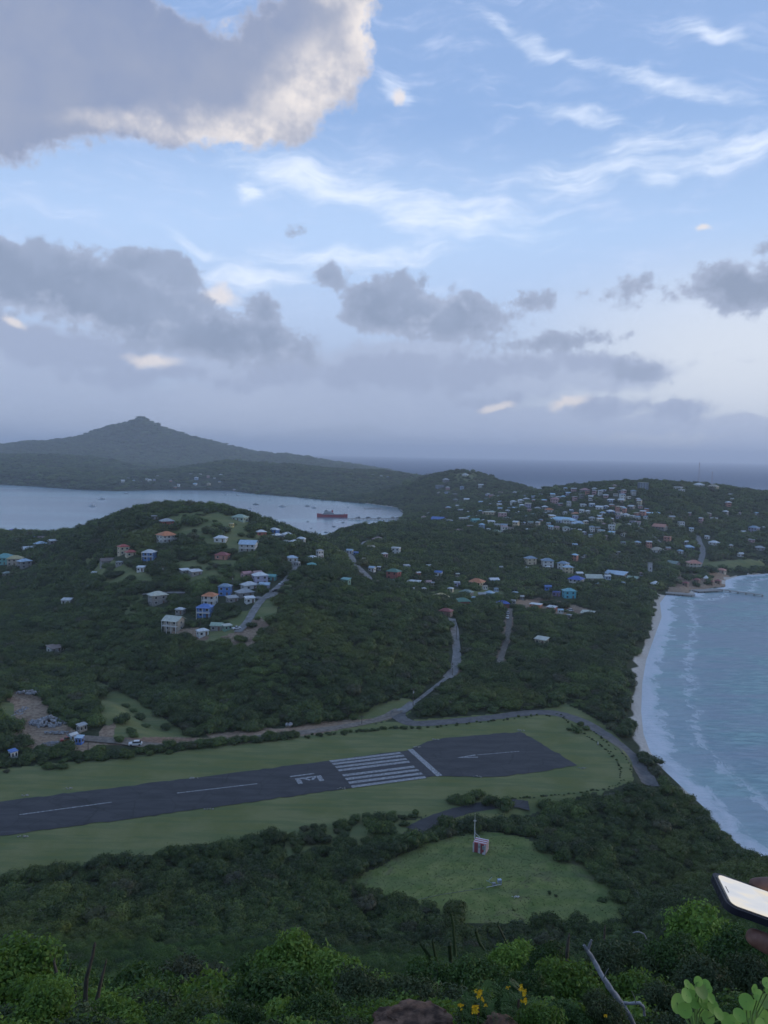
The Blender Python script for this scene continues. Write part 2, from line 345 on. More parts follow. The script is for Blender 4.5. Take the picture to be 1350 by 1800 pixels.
# far shore and mountain
for px, py, Y in [(670, 831, 2300), (600, 824, 2350), (500, 817, 2420), (450, 810, 2500), (400, 805, 2550), (340, 817, 2550), (285, 836, 2700), (200, 803, 2950), (120, 800, 3000), (50, 797, 3100), (0, 796, 3100), (-150, 800, 3100),
                  (250, 826, 2850), (265, 838, 2800)]: S(px, py, Y, 8)
for px, py, Y in [(-200, 790, 4500), (0, 781, 4600), (60, 773, 4600), (120, 775, 4600), (165, 758, 4600), (215, 749, 4600), (235, 739, 4600), (243, 733.5, 4600), (256, 733.5, 4600), (268, 741, 4600), (290, 753, 4600), (360, 776, 4600), (430, 794, 4550), (500, 798, 4500), (560, 807, 4450),
                  (640, 819, 4400), (668, 829, 4350), (150, 800, 4000), (250, 790, 4200), (350, 805, 4100), (450, 815, 4100)]: S(px, py, Y, 6)
for px, Y, z in [(0, 3600, 20), (150, 3500, 20), (300, 3400, 20), (400, 3300, 30), (500, 3200, 15), (600, 3300, 5), (250, 6000, 30), (0, 5800, 20), (500, 5600, 10), (690, 3500, 5)]:
    d = ray(px, 900); G(d[0] / d[1] * Y, Y, z)
CP = np.array(CP); US = 1.4
_C = CP[:, :2] * [US, 1]; _n = len(_C)
_K = np.linalg.norm(_C[:, None] - _C[None], axis=2) ** 1.35 
_A = np.zeros((_n + 3, _n + 3)); _A[:_n, :_n] = _K - 1e-4 * np.eye(_n)
_P = np.c_[np.ones(_n), _C]; _A[:_n, _n:] = _P; _A[_n:, :_n] = _P.T
_wt = np.linalg.solve(_A, np.r_[CP[:, 2], 0, 0, 0])

# shoreline of every piece of land, in metres
SH = [(150, -260), (150, 50), (143, 95), (130, 140)]
for q in [(1350, 1511), (1305, 1490), (1262, 1455), (1233, 1415), (1200, 1385), (1165, 1352), (1143, 1322), (1131, 1290), (1127, 1250), (1129, 1200), (1136, 1160), (1150, 1120), (1163, 1085), (1160, 1060), (1172, 1044), (1215, 1046),
          (1232, 1036), (1275, 1032), (1275, 1020), (1300, 1012), (1350, 1008), (1500, 1004)]:
    p = at_z(q[0], q[1], 0); SH.append((p[0], p[1]))
SH += [(620, 640), (900, 700), (1100, 1000), (1000, 1500)]
def pw(px, Y): d = ray(px, 880); return (d[0] / d[1] * Y, Y)
SH += [pw(1250, 1560), pw(1000, 1700), pw(930, 1800), pw(880, 2200), pw(760, 2500), pw(690, 2800), pw(680, 3300), pw(690, 4500), pw(640, 5400), pw(300, 6600), pw(-200, 6500), (-4200, 5000), (-3000, 3200)]
for q in [(-200, 848), (-100, 849), (0, 852), (60, 855), (130, 860), (200, 863), (300, 861), (400, 862), (450, 868), (560, 878), (650, 886), (700, 893), (712, 903), (706, 912)]:
    p = at_z(q[0], q[1], 0); SH.append((p[0], p[1]))
SH += [pw(690, 1080), pw(640, 990), pw(600, 900), pw(560, 830), pw(500, 770), pw(300, 750), pw(100, 830), pw(-100, 880), (-900, 900), (-2500, 900), (-2500, -260)]
SH = np.array(SH)
def inpoly(x, y, poly):
    poly = np.asarray(poly, float); x = np.asarray(x, float); y = np.asarray(y, float); r_ = np.zeros(x.shape, bool); j = len(poly) - 1
    for i in range(len(poly)):
        xi, yi = poly[i]; xj, yj = poly[j]
        c = ((yi > y) != (yj > y)); 
        if c.any(): r_ ^= c & (x < (xj - xi) * (y - yi) / (yj - yi + 1e-12) + xi)
        j = i
    return r_
def segdist(x, y, pts, closed=True):
    pts = np.asarray(pts, float); d = np.full(np.shape(x), 1e9); n_ = len(pts) - (0 if closed else 1)
    for i in range(n_):
        a = pts[i]; b = pts[(i + 1) % len(pts)]; ab = b - a; L = ab @ ab + 1e-12
        t = np.clip(((x - a[0]) * ab[0] + (y - a[1]) * ab[1]) / L, 0, 1)
        d = np.minimum(d, np.hypot(x - a[0] - t * ab[0], y - a[1] - t * ab[1]))
    return d
def shore(x, y): return np.where(inpoly(x, y, SH), 1, -1) * segdist(x, y, SH)
def px2w(poly, z): return np.array([at_z(a, b, z)[:2] for a, b in poly])
FIELD = px2w([(-700, 1530), (-300, 1420), (0, 1352), (150, 1336), (450, 1298), (700, 1268), (930, 1250), (1010, 1262), (1090, 1318), (1115, 1372), (1060, 1392), (900, 1402), (780, 1428), (640, 1452), (480, 1482), (250, 1520), (0, 1568), (-300, 1640), (-900, 1760)], 3)
CLEAR = px2w([(615, 1545), (650, 1530), (700, 1505), (740, 1485), (800, 1465), (850, 1463), (930, 1475), (985, 1490), (1040, 1510), (1060, 1540), (1100, 1565), (1120, 1600), (1080, 1625), (1000, 1636), (900, 1632), (800, 1612), (700, 1605), (640, 1590)], 4.5)
def vnoise(x, y, s, seed=0):
    x = np.asarray(x) / s; y = np.asarray(y) / s; x0 = np.floor(x); y0 = np.floor(y); fx = x - x0; fy = y - y0
    def h(a, b): v = np.sin(a * 127.1 + b * 311.7 + seed * 74.7) * 43758.5453; return v - np.floor(v)
    fx = fx * fx * (3 - 2 * fx); fy = fy * fy * (3 - 2 * fy)
    return (h(x0, y0) * (1 - fx) + h(x0 + 1, y0) * fx) * (1 - fy) + (h(x0, y0 + 1) * (1 - fx) + h(x0 + 1, y0 + 1) * fx) * fy
def height(X, Y, sd_=None):
    X = np.asarray(X, float).ravel(); Y = np.asarray(Y, float).ravel(); out = np.empty(len(X))
    if sd_ is None: sd_ = shore(X, Y)
    for i in range(0, len(X), 20000):
        u_, w_ = uw(X[i:i + 20000], Y[i:i + 20000]); q = np.c_[u_ * US, w_]
        K = (((q[:, None, 0] - _C[None, :, 0]) ** 2 + (q[:, None, 1] - _C[None, :, 1]) ** 2) ** .675)
        s = K @ _wt[:_n] + _wt[_n] + q @ _wt[_n + 1:]
        out[i:i + 20000] = CZ - s * (Y[i:i + 20000] + 12)
    out += (vnoise(X, Y, 40, 1) - .5) * np.clip((Y - 280) / 300, 0, 1) * 2.5 + (vnoise(X, Y, 150, 3) - .5) * np.clip((Y - 1800) / 1500, 0, 1) * 24 + (vnoise(X, Y, 60, 4) - .5) * np.clip((Y - 1800) / 1500, 0, 1) * 8
    for poly, zz, bl in ((FIELD, 3.0, 12), (CLEAR, 4.5, 8)):
        ins = inpoly(X, Y, poly); d = segdist(X, Y, poly); f_ = np.where(ins, 1.0, np.clip(1 - d / bl, 0, 1)); f_ = f_ * f_ * (3 - 2 * f_); out = out * (1 - f_) + zz * f_
    out = np.maximum(out, 1.2)
    wdt = np.clip(12 + (Y - 300) * .02, 12, 60)
    t = np.clip(sd_ / wdt, 0, 1); land = out * (t * (2 - t))
    return np.where(sd_ > 0, np.minimum(land, np.maximum(sd_, 0) * .16 + out * t * t), np.maximum(sd_ * .15, -2.5))
ug = np.r_[np.linspace(-.80, -.60, 40, endpoint=False), np.linspace(-.60, .60, 680), np.linspace(.60, .80, 41)[1:]]
yg = [-11.0]
while yg[-1] < 7000: 
    y_ = yg[-1] + 12; yg.append(yg[-1] + y_ * (.02 if y_ < 130 else .0052 if y_ < 900 else .012 if y_ < 1700 else .02))
yg = np.array(yg)
UU, YY = np.meshgrid(ug, yg); XX = UU * (YY + 12)
SDG = shore(XX.ravel(), YY.ravel()); ZZ = height(XX.ravel(), YY.ravel(), SDG).reshape(XX.shape)
def gridface(nr, nc):
    i = np.arange((nr - 1) * nc).reshape(nr - 1, nc)[:, :-1].ravel(); return np.c_[i, i + 1, i + nc + 1, i + nc]
def zt(X, Y):   # fast bilinear lookup
    X = np.atleast_1d(np.asarray(X, float)); Y = np.atleast_1d(np.asarray(Y, float))
    c = np.interp(X / (Y + 12), ug, np.arange(len(ug))); r_ = np.interp(Y, yg, np.arange(len(yg)))
    c0 = np.clip(c.astype(int), 0, len(ug) - 2); r0 = np.clip(r_.astype(int), 0, len(yg) - 2); fc = c - c0; fr = r_ - r0
    return (ZZ[r0, c0] * (1 - fc) + ZZ[r0, c0 + 1] * fc) * (1 - fr) + (ZZ[r0 + 1, c0] * (1 - fc) + ZZ[r0 + 1, c0 + 1] * fc) * fr
def hit(px, py, lift=0.0, ymin=20):
    """first point where the sight line meets the ground"""
    d = ray(px, py); ys = yg[yg > ymin]; s = ys / d[1]; zz = CZ + d[2] * s; g_ = zt(d[0] * s, ys) + lift
    k = np.nonzero(zz < g_)[0]
    if len(k) == 0: k = [int(np.argmin(np.where((ys > 120) & (ys < 2000), zz - g_, 1e9)))]
    k = max(k[0], 1); a = zz[k - 1] - g_[k - 1]; b = g_[k] - zz[k]; t = a / (a + b) if a + b > 0 else 0.5
    y = ys[k - 1] + (ys[k] - ys[k - 1]) * min(max(t, 0), 1); x = d[0] * y / d[1]
    return np.array([x, y, zt(x, y)[0]])

# ---- ground covers given where the photograph shows them (sight lines to the ground)
GPX, GPY, GD = proj(np.c_[XX.ravel(), YY.ravel(), ZZ.ravel()])
def pixpoly(PX, PY, YW, poly, y0, y1, wob=0):
    return inpoly(PX + wob, PY + wob * .4, poly) & (YW > y0) & (YW < y1)
GRASS = [ # polygon, ymin, ymax, tree density kept inside
    ([(285, 912), (330, 898), (400, 898), (450, 925), (470, 960), (430, 975), (380, 965), (330, 952), (290, 945)], 480, 640, .16),
    ([(205, 935), (240, 925), (245, 945), (210, 952)], 480, 640, .15),
    ([(150, 985), (170, 965), (200, 985), (235, 1000), (285, 1015), (275, 1032), (220, 1035), (160, 1015)], 380, 560, .12),
    ([(300, 985), (360, 985), (440, 985), (450, 1015), (400, 1040), (340, 1030), (300, 1010)], 380, 560, .35),
    ([(190, 1050), (250, 1045), (240, 1090), (195, 1085)], 360, 480, .5),
    ([(530, 1012), (575, 1018), (565, 1030), (520, 1030)], 400, 470, .05),
    ([(480, 992), (505, 998), (480, 1012), (465, 1005)], 400, 500, .1),
    ([(330, 1120), (420, 1080), (470, 1050), (500, 1020), (520, 1025), (500, 1060), (470, 1095), (420, 1125), (350, 1135)], 340, 450, .08),
    ([(165, 1195), (215, 1215), (270, 1250), (330, 1290), (345, 1302), (200, 1300), (175, 1260)], 260, 360, .05),
    ([(0, 1235), (25, 1235), (30, 1262), (0, 1265)], 260, 360, .05),
    ([(1235, 985), (1350, 982), (1350, 1000), (1235, 1000)], 560, 800, .02),
    ([(908, 1030), (945, 1028), (960, 1040), (915, 1042)], 450, 700, .05),
    ([(760, 1455), (900, 1405), (1060, 1392), (900, 1440), (780, 1462)], 180, 290, .08),
    ([(500, 1470), (640, 1450), (700, 1440), (740, 1440), (680, 1480), (600, 1500), (500, 1500)], 180, 290, .25),
    ([(740, 1438), (800, 1410), (850, 1400), (880, 1398), (860, 1425), (780, 1450)], 180, 290, .02),
    ([(1000, 1238), (1060, 1270), (1120, 1330), (1110, 1380), (1080, 1400), (1000, 1260), (940, 1250)], 240, 340, .01),
    ([(900, 860), (1000, 860), (980, 880), (900, 880)], 900, 1600, .4), ([(795, 830), (840, 828), (850, 850), (805, 850)], 1400, 1800, .3),
    ([(200, 842), (235, 838), (270, 850), (240, 858), (205, 856)], 2300, 3100, .1),
    ([(600, 1262), (690, 1232), (725, 1228), (735, 1240), (700, 1262), (640, 1275)], 270, 330, .05), ([(600, 1285), (680, 1268), (740, 1282), (620, 1292)], 250, 320, .1),
    ([(150, 1552), (300, 1530), (500, 1494), (560, 1500), (400, 1524), (150, 1566)], 150, 230, .12),
    ([(1070, 925), (1110, 915), (1100, 935), (1075, 940)], 700, 1100, .2), ([(750, 1040), (900, 1030), (880, 1050), (760, 1055)], 440, 600, .25)]
DIRT = [([(0, 1210), (30, 1215), (75, 1225), (95, 1260), (140, 1290), (180, 1318), (150, 1332), (60, 1342), (45, 1312), (0, 1300), (0, 1292), (20, 1285), (28, 1250)], 250, 380, 0),
        ([(300, 1110), (350, 1100), (365, 1120), (330, 1130)], 330, 420, .05), ([(390, 1120), (460, 1085), (475, 1100), (440, 1135), (400, 1140)], 320, 400, .15),
        ([(178, 1275), (200, 1270), (195, 1305), (175, 1305)], 250, 330, 0), ([(884, 1085), (903, 1080), (896, 1130), (880, 1168), (874, 1160)], 330, 460, .02),
        ([(900, 1055), (960, 1050), (1050, 1075), (1030, 1085), (920, 1075)], 380, 560, .1), ([(130, 1295), (350, 1295), (700, 1255), (700, 1262), (350, 1312), (130, 1312)], 250, 330, .05),
        ([(795, 1160), (815, 1160), (805, 1190), (795, 1190)], 330, 380, 0), ([(1180, 1010), (1280, 1005), (1290, 1030), (1170, 1045)], 480, 700, .15),
        ([(360, 1290), (360, 1312), (600, 1285), (600, 1275)], 250, 330, 0)]
gx, gy, gY = GPX, GPY, YY.ravel(); wob = (vnoise(XX.ravel(), YY.ravel(), 6, 9) - .5) * 14
mg = np.zeros(len(gx)); md = np.zeros(len(gx))
mg[inpoly(XX.ravel(), YY.ravel(), FIELD)] = 1; inC = inpoly(XX.ravel() + wob * .12, YY.ravel() + wob * .2, CLEAR); mg[inC] = .8; mo = inC.astype(float)
for poly, a, b, _ in GRASS: mg[pixpoly(gx, gy, gY, poly, a, b, wob)] = .9
for poly, a, b, _ in DIRT: md[pixpoly(gx, gy, gY, poly, a, b, wob)] = 1
ms = np.clip((6.0 - 3.5 * (gY < 262) + (vnoise(XX.ravel(), YY.ravel(), 9, 5) - .5) * 6 + np.clip(-(gY - 270) * .06, -2, 5) * 0 - SDG) / 3, 0, 1)
ms *= np.where(gY > 1000, (gx > 640) & (gx < 720), np.where(gY > 570, .0 + (vnoise(XX.ravel(), YY.ravel(), 12, 6) > .55), 1.0))

mt, n = mat_new('ground'); pos = n.n('ShaderNodeNewGeometry').outputs['Position']
def attr(n, a): return n.n('ShaderNodeAttribute', attribute_name=a).outputs['Fac']
f1 = n.noise(pos, .9, 6, .65); f2 = n.noise(pos, .06, 4, .6); f3 = n.noise(pos, 4.0, 4, .7)
soil = n.mix(n.smooth(f1, .35, .65), (.028, .042, .02), (.055, .062, .032))
gr = n.mix(n.smooth(f2, .35, .65), (.15, .165, .058), (.205, .21, .092)); gr = n.mix(n.smooth(f1, .55, .75, 0, .55), gr, (.19, .20, .125)); gr = n.mix(n.smooth(f3, .35, .6, .35, 0), gr, (.055, .085, .035))
gr = n.mix(n.math('MULTIPLY', attr(n, 'olive'), .75), gr, n.mix(n.smooth(n.noise(pos, .25, 6, .65), .3, .7), (.10, .15, .04), (.205, .23, .08)))
gr = n.mix(n.math('MULTIPLY', attr(n, 'olive'), n.smooth(n.noise(pos, .07, 5, .7, .5), .56, .66, 0, .6)), gr, (.13, .115, .07))
gr = n.mix(n.smooth(n.noise(n.mapping(pos, rot=(0, 0, R(-12)), scale=(.15, 1, 1)), .30, 4, .6), .45, .6, 0, .35), gr, (.10, .14, .06))
dirt = n.mix(n.smooth(f1, .35, .65), (.20, .135, .09), (.36, .27, .19)); gr = n.mix(n.math('MULTIPLY', attr(n, 'olive'), .75), gr, n.mix(n.smooth(n.noise(pos, .25, 6, .65), .3, .7), (.10, .15, .04), (.205, .23, .08)))
gr = n.mix(n.math('MULTIPLY', attr(n, 'olive'), n.smooth(n.noise(pos, .07, 5, .7, .5), .56, .66, 0, .6)), gr, (.13, .115, .07))
gr = n.mix(n.smooth(n.noise(n.mapping(pos, rot=(0, 0, R(-12)), scale=(.15, 1, 1)), .30, 4, .6), .45, .6, 0, .35), gr, (.10, .14, .06))
dirt = n.mix(n.smooth(f2, .5, .6, 0, .5), dirt, (.15, .085, .06))
sand = n.mix(n.smooth(f1, .3, .7), (.42, .38, .33), (.56, .52, .46))
col = n.mix(n.smooth(n.math('ADD', attr(n, 'grass'), n.math('MULTIPLY', n.math('SUBTRACT', f3, .5), .3)), .35, .6), soil, gr); col = n.mix(n.smooth(n.math('ADD', attr(n, 'dirt'), n.math('MULTIPLY', n.math('SUBTRACT', f1, .5), .6)), .35, .65), col, dirt); col = n.mix(n.smooth(attr(n, 'sand'), .3, .7), col, sand)
finish(n, col, .95, (n.math('ADD', f1, n.math('MULTIPLY', f3, .5)), .6, .25), .1); M['ground'] = mt
P = np.c_[XX.ravel(), YY.ravel(), ZZ.ravel()]
ground = link('ground', np_mesh('ground', P, gridface(*XX.shape), mt, {'grass': ('FLOAT', mg), 'dirt': ('FLOAT', md), 'sand': ('FLOAT', ms), 'olive': ('FLOAT', mo)}, True)); tag(ground, kind='structure')

# ------------------------------------------------------------------ sea
sg = np.r_[np.linspace(-.80, .80, 420)]
sy = [60.0]
while sy[-1] < 25000: sy.append(sy[-1] + (sy[-1] + 12) * (.006 if sy[-1] < 700 else .03))
SX, SY = np.meshgrid(sg, np.array(sy)); SX = SX * (SY + 12)
ssd = -shore(SX.ravel(), SY.ravel())
bay = ((SX.ravel() < 330) & (SY.ravel() > 700) & (SY.ravel() < 3300)).astype(float)
mt, n = mat_new('sea_water'); pos = n.n('ShaderNodeNewGeometry').outputs['Position']; sh = attr(n, 'shore'); isb = attr(n, 'bay')
far_ = n.n('ShaderNodeSeparateXYZ', inp={0: pos}).outputs[1]
sw = n.mapping(pos, rot=(0, 0, R(28)), scale=(.22, .75, 1)); w1 = n.noise(sw, .55, 8, .72, .4); w2 = n.noise(pos, .028, 4, .55, .6); w3 = n.noise(n.mapping(pos, rot=(0, 0, R(-12)), scale=(.3, 1, 1)), .05, 5, .6)
turq = n.mix(n.smooth(w2, .38, .64), (.29, .50, .50), (.31, .44, .49)); turq = n.mix(n.smooth(w1, .42, .62, .55, 0), turq, (.10, .22, .28)); turq = n.mix(n.smooth(n.math('ADD', w3, n.math('MULTIPLY', w1, .2)), .52, .68, 0, .6), turq, (.30, .36, .44))
turq = n.mix(n.smooth(sh, 30, 2, 0, .4), turq, (.42, .56, .58))
bcol = n.mix(n.smooth(n.noise(n.mapping(pos, scale=(.25, 1, 1)), .004, 5, .6), .42, .6), (.13, .22, .28), (.21, .36, .40))
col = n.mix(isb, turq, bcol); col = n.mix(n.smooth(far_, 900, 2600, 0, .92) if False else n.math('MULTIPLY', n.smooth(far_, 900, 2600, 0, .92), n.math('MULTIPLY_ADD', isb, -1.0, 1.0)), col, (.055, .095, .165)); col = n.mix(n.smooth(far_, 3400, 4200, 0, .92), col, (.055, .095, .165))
fn = n.noise(n.mapping(pos, scale=(1, .6, 1)), .22, 7, .72, .6); fn2 = n.noise(pos, .06, 3, .5)
edge = n.math('ADD', sh, n.math('MULTIPLY', n.math('SUBTRACT', fn2, .5), 16)); edge = n.math('ADD', edge, n.math('MULTIPLY', n.math('SUBTRACT', fn, .5), 18))
foam = n.math('MULTIPLY', n.smooth(edge, 9, 3, 0, .97), n.smooth(n.noise(n.mapping(pos, rot=(0, 0, R(10)), scale=(1, .25, 1)), .3, 6, .7), .3, .55, .62, 1.0))
bandc = n.math('ABSOLUTE', n.math('SUBTRACT', edge, 21)); foam2 = n.math('MULTIPLY', n.smooth(bandc, 3.6, .5), n.smooth(fn, .42, .60, 0, .6)); foam = n.math('MAXIMUM', foam, foam2)
foam = n.math('MULTIPLY', foam, n.math('MULTIPLY_ADD', isb, -.97, 1.0))
wc_ = n.math('MULTIPLY', n.smooth(n.noise(n.mapping(pos, rot=(0, 0, R(28)), scale=(.35, 1, 1)), .16, 9, .75), .735, .79), n.math('MULTIPLY_ADD', isb, -1.0, 1.0)); foam = n.math('MAXIMUM', foam, n.math('MULTIPLY', wc_, .5))
col = n.mix(foam, col, (.62, .66, .70))
bs = n.math('MULTIPLY_ADD', isb, -.6, .75)
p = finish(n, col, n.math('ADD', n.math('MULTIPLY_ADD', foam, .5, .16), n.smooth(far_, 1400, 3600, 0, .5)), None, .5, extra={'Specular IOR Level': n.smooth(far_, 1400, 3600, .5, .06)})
b_ = n.n('ShaderNodeBump', inp={'Height': w1, 'Strength': bs, 'Distance': 1.4}); n.nt.links.new(b_.outputs[0], p.inputs['Normal'])
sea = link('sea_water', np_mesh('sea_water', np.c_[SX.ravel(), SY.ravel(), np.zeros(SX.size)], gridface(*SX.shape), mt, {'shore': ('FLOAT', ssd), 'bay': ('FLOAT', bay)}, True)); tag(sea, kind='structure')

# ------------------------------------------------------------------ haze
mt = bpy.data.materials.new('haze'); mt.use_nodes = True; n = NT(mt.node_tree)
pv = n.n('ShaderNodeVolumePrincipled', inp={'Color': (.90, .94, 1.0, 1), 'Density': 1.15e-4, 'Anisotropy': .2})
n.nt.links.new(pv.outputs[0], n.n('ShaderNodeOutputMaterial').inputs['Volume'])
hz = MB().box(-21000, 21000, -80, 25600, -4.5, 352).build('haze', mt); tag(hz, kind='stuff')
# ------------------------------------------------------------------ flat paving and roads
def sheet(name, pts, z, mat, label=None, kind='structure', sub=None):
    o = MB().add([(p[0], p[1], z) for p in pts], [tuple(range(len(pts)))]).build(name, mat); tag(o, kind=kind); return o
mt, n = mat_new('runway_asphalt'); pos = n.n('ShaderNodeNewGeometry').outputs['Position']
a = n.noise(n.mapping(pos, rot=(0, 0, R(-12)), scale=(.25, 1, 1)), .35, 6, .65); b = n.noise(pos, 6, 4, .7)
col = n.mix(n.smooth(a, .35, .65), (.032, .033, .037), (.052, .052, .056)); col = n.mix(n.smooth(b, .62, .75, 0, .5), col, (.10, .10, .10)); col = n.mix(n.smooth(n.noise(pos, .12, 5, .65, .8), .56, .62, 0, .5), col, (.026, .027, .03)); col = n.mix(n.smooth(n.noise(n.mapping(pos, rot=(0, 0, R(-12)), scale=(.05, 1, 1)), .8, 4, .6), .58, .7, 0, .5), col, (.075, .075, .078))
vo = n.n('ShaderNodeTexVoronoi', feature='DISTANCE_TO_EDGE', inp={'Scale': .11}); n.nt.links.new(n.n('ShaderNodeVectorMath', operation='ADD', inp={0: pos, 1: n.noise(pos, .4, 5, .7, color=True)}).outputs[0], vo.inputs['Vector'])
col = n.mix(n.smooth(vo.outputs['Distance'], .006, .018, .6, 0), col, (.018, .02, .018))
finish(n, col, .75, (b, .3, .02)); M['asphalt'] = mt
mt, n = mat_new('road_surface'); pos = n.n('ShaderNodeNewGeometry').outputs['Position']; a = n.noise(pos, .5, 6, .65)
finish(n, n.mix(n.smooth(a, .3, .7), (.085, .083, .082), (.15, .145, .14)), .9); M['road'] = mt
mt, n = mat_new('concrete_road'); pos = n.n('ShaderNodeNewGeometry').outputs['Position']; a = n.noise(pos, .5, 6, .65)
finish(n, n.mix(n.smooth(a, .3, .7), (.15, .145, .135), (.27, .26, .25)), .9); M['croad'] = mt
mt, n = mat_new('dirt_road'); pos = n.n('ShaderNodeNewGeometry').outputs['Position']; a = n.noise(pos, .6, 6, .7)
finish(n, n.mix(n.smooth(a, .3, .7), (.12, .10, .08), (.25, .215, .175)), .95); M['droad'] = mt
mt, n = mat_new('road_paint'); pos = n.n('ShaderNodeNewGeometry').outputs['Position']; a = n.noise(pos, 2.2, 6, .75)
finish(n, n.mix(n.smooth(a, .42, .60), (.10, .105, .11), (.44, .45, .46)), .7); M['paint'] = mt
ZR = 3.12
RW = [(-700, 1497), (0, 1409), (300, 1372), (585, 1336), (700, 1321), (719, 1318), (735, 1311), (752, 1303), (775, 1298), (840, 1292), (915, 1286), (945, 1303), (1015, 1345), (960, 1355), (880, 1365), (840, 1366), (777, 1364), (745, 1367), (618, 1385), (300, 1429), (0, 1469), (-700, 1563)]
def rag(pts, amp=.28, step=2.0):
    out = []
    for i in range(len(pts)):
        a = np.array(pts[i]); b = np.array(pts[(i + 1) % len(pts)]); L = np.linalg.norm(b - a); k = max(1, int(L / step))
        for j in range(k):
            q = a + (b - a) * j / k; out.append(q + rng.normal(0, amp, 2) * (.4 if j == 0 else 1))
    return out
def ngon(name, pts, z, mat):
    bm = bmesh.new(); bm.faces.new([bm.verts.new((p[0], p[1], z)) for p in pts]); bmesh.ops.triangulate(bm, faces=bm.faces[:])
    me = bpy.data.meshes.new(name); bm.to_mesh(me); bm.free(); me.materials.append(mat); return link(name, me)
runway = ngon('runway', rag([at_z(a, b, ZR)[:2] for a, b in RW]), ZR, M['asphalt']); tag(runway, kind='structure')
zm = ZR + .02
def quad_px(name, q):
    o = MB().add([at_z(a, b, zm) for a, b in q], [tuple(range(len(q)))]).build(name, M['paint']); tag(o, kind='structure'); return o
L8 = [(385, 148), (403, 166), (424, 187), (441, 209), (473, 243), (492, 268), (513, 293), (533, 320)]; R8 = [(866, 90), (887, 108), (905, 131), (925, 149), (958, 183), (985, 205), (1010, 229), (1034, 254)]
def c8(p): return (480 + p[0] / 3.857, 1300 + p[1] / 3.857)
mk = MB()
def strip(a, b, wdt):
    a = at_z(*a, zm); b = at_z(*b, zm); d = (b - a); d /= np.linalg.norm(d); s = np.array([-d[1], d[0], 0]) * wdt / 2; mk.add([a - s, b - s, b + s, a + s], [(0, 1, 2, 3)])
for l, r_ in zip(L8, R8): strip(c8(l), c8(r_), 1.55)
mk.build('runway_threshold_stripes', M['paint']); tag(bpy.data.objects['runway_threshold_stripes'], kind='structure')
mk = MB(); strip((721, 1317), (773, 1364), 1.9); strip((34, 1432), (196, 1410), .5); strip((311, 1394), (452, 1377.5), .5); strip((-250, 1469), (-90, 1448), .5); strip((838, 1327), (913, 1320.5), .35)
mk.add([at_z(a, b, zm) for a, b in [(802, 1332), (835, 1326), (836, 1328.3), (812, 1331.4)]], [(0, 1, 2, 3)]); mk.add([at_z(a, b, zm) for a, b in [(802, 1332), (812, 1331.4), (840, 1330), (840, 1332)]], [(0, 1, 2, 3)])
o = mk.build('runway_centre_line_markings', M['paint']); tag(o, kind='structure')
# the painted 31, read from the right-hand end
axis = at_z(585, 1359, zm) - at_z(300, 1396, zm); axis /= np.linalg.norm(axis); side = np.array([axis[1], -axis[0], 0])      # side points to the near edge
o1 = at_z(533.5, 1362, zm)      # centre of the 1
mk = MB()
def rc(cx, cs, w_, h_):   # rectangle in runway axes
    q = [o1 + axis * (cx + a * w_) + side * (cs + b * h_) for a, b in ((-.5, -.5), (.5, -.5), (.5, .5), (-.5, .5))]; mk.add([(*p[:2], zm) for p in q], [(0, 1, 2, 3)])
rc(-.4, 0, 7.6, .8)
rc(.9, 2.3, 8.2, .85)                 # spine of the 3 runs beside the 1
for cx, ln in ((-2.45, 3.3), (4.25, 3.3)): rc(cx, 2.73 + ln / 2, 1.5, ln)
q0 = o1 + axis * .9 + side * 2.73
mk.add([(*(q0 + axis * a + side * b)[:2], zm) for a, b in ((-1.9, 0), (-.7, 0), (1.0, 2.0), (-.2, 2.0))], [(0, 1, 2, 3)]); mk.add([(*(q0 + axis * a + side * b)[:2], zm) for a, b in ((2.6, 0), (1.4, 0), (-.2, 2.0), (1.0, 2.0))], [(3, 2, 1, 0)])
o = mk.build('runway_number_31', M['paint']); tag(o, kind='structure')

ROADS = []
def road(name, pts, width, mat, flat=None, lift=.12, sub=6, ymin=20, world=None):
    W_ = [np.array(p, float) for p in world] if world else [at_z(a, b, flat) if flat is not None else hit(a, b, 0, ymin) for a, b in pts]
    W_ = np.array([p[:2] for p in W_]); out = []
    P_ = np.vstack([2 * W_[0] - W_[1], W_, 2 * W_[-1] - W_[-2]])
    for i in range(1, len(P_) - 2):
        for t in np.linspace(0, 1, sub, endpoint=False):
            p0, p1, p2, p3 = P_[i - 1:i + 3]; out.append(.5 * ((2 * p1) + (-p0 + p2) * t + (2 * p0 - 5 * p1 + 4 * p2 - p3) * t * t + (-p0 + 3 * p1 - 3 * p2 + p3) * t ** 3))
    out.append(P_[-2]); out = np.array(out); T = np.gradient(out, axis=0); T /= np.linalg.norm(T, axis=1)[:, None] + 1e-9; N_ = np.c_[-T[:, 1], T[:, 0]]
    rows = []; K = (-.5, -.17, .17, .5); ww = width * (1 + rng.normal(0, .05, len(out)))
    for k in K: q = out + N_ * (ww * k)[:, None]; rows.append(np.c_[q, np.maximum(zt(q[:, 0], q[:, 1]), zt(out[:, 0], out[:, 1])) + lift])
    V = np.stack(rows, 1).reshape(-1, 3); o = link(name, np_mesh(name, V, gridface(len(out), len(K)), mat)); tag(o, kind='structure'); ROADS.append((out, width)); return o
road('airfield_road', [(700, 1252), (703, 1262), (730, 1272), (800, 1268), (860, 1262), (905, 1256), (950, 1252.5), (990, 1257), (1030, 1272), (1068, 1293), (1100, 1315), (1122, 1338), (1136, 1358), (1144, 1372)], 5.6, M['road'], 3.0, .1)
road('dirt_track', [(130, 1300), (200, 1306), (280, 1310), (400, 1300), (500, 1291), (600, 1277), (660, 1265), (702, 1250)], 4.2, M['droad'], 3.2, .14)
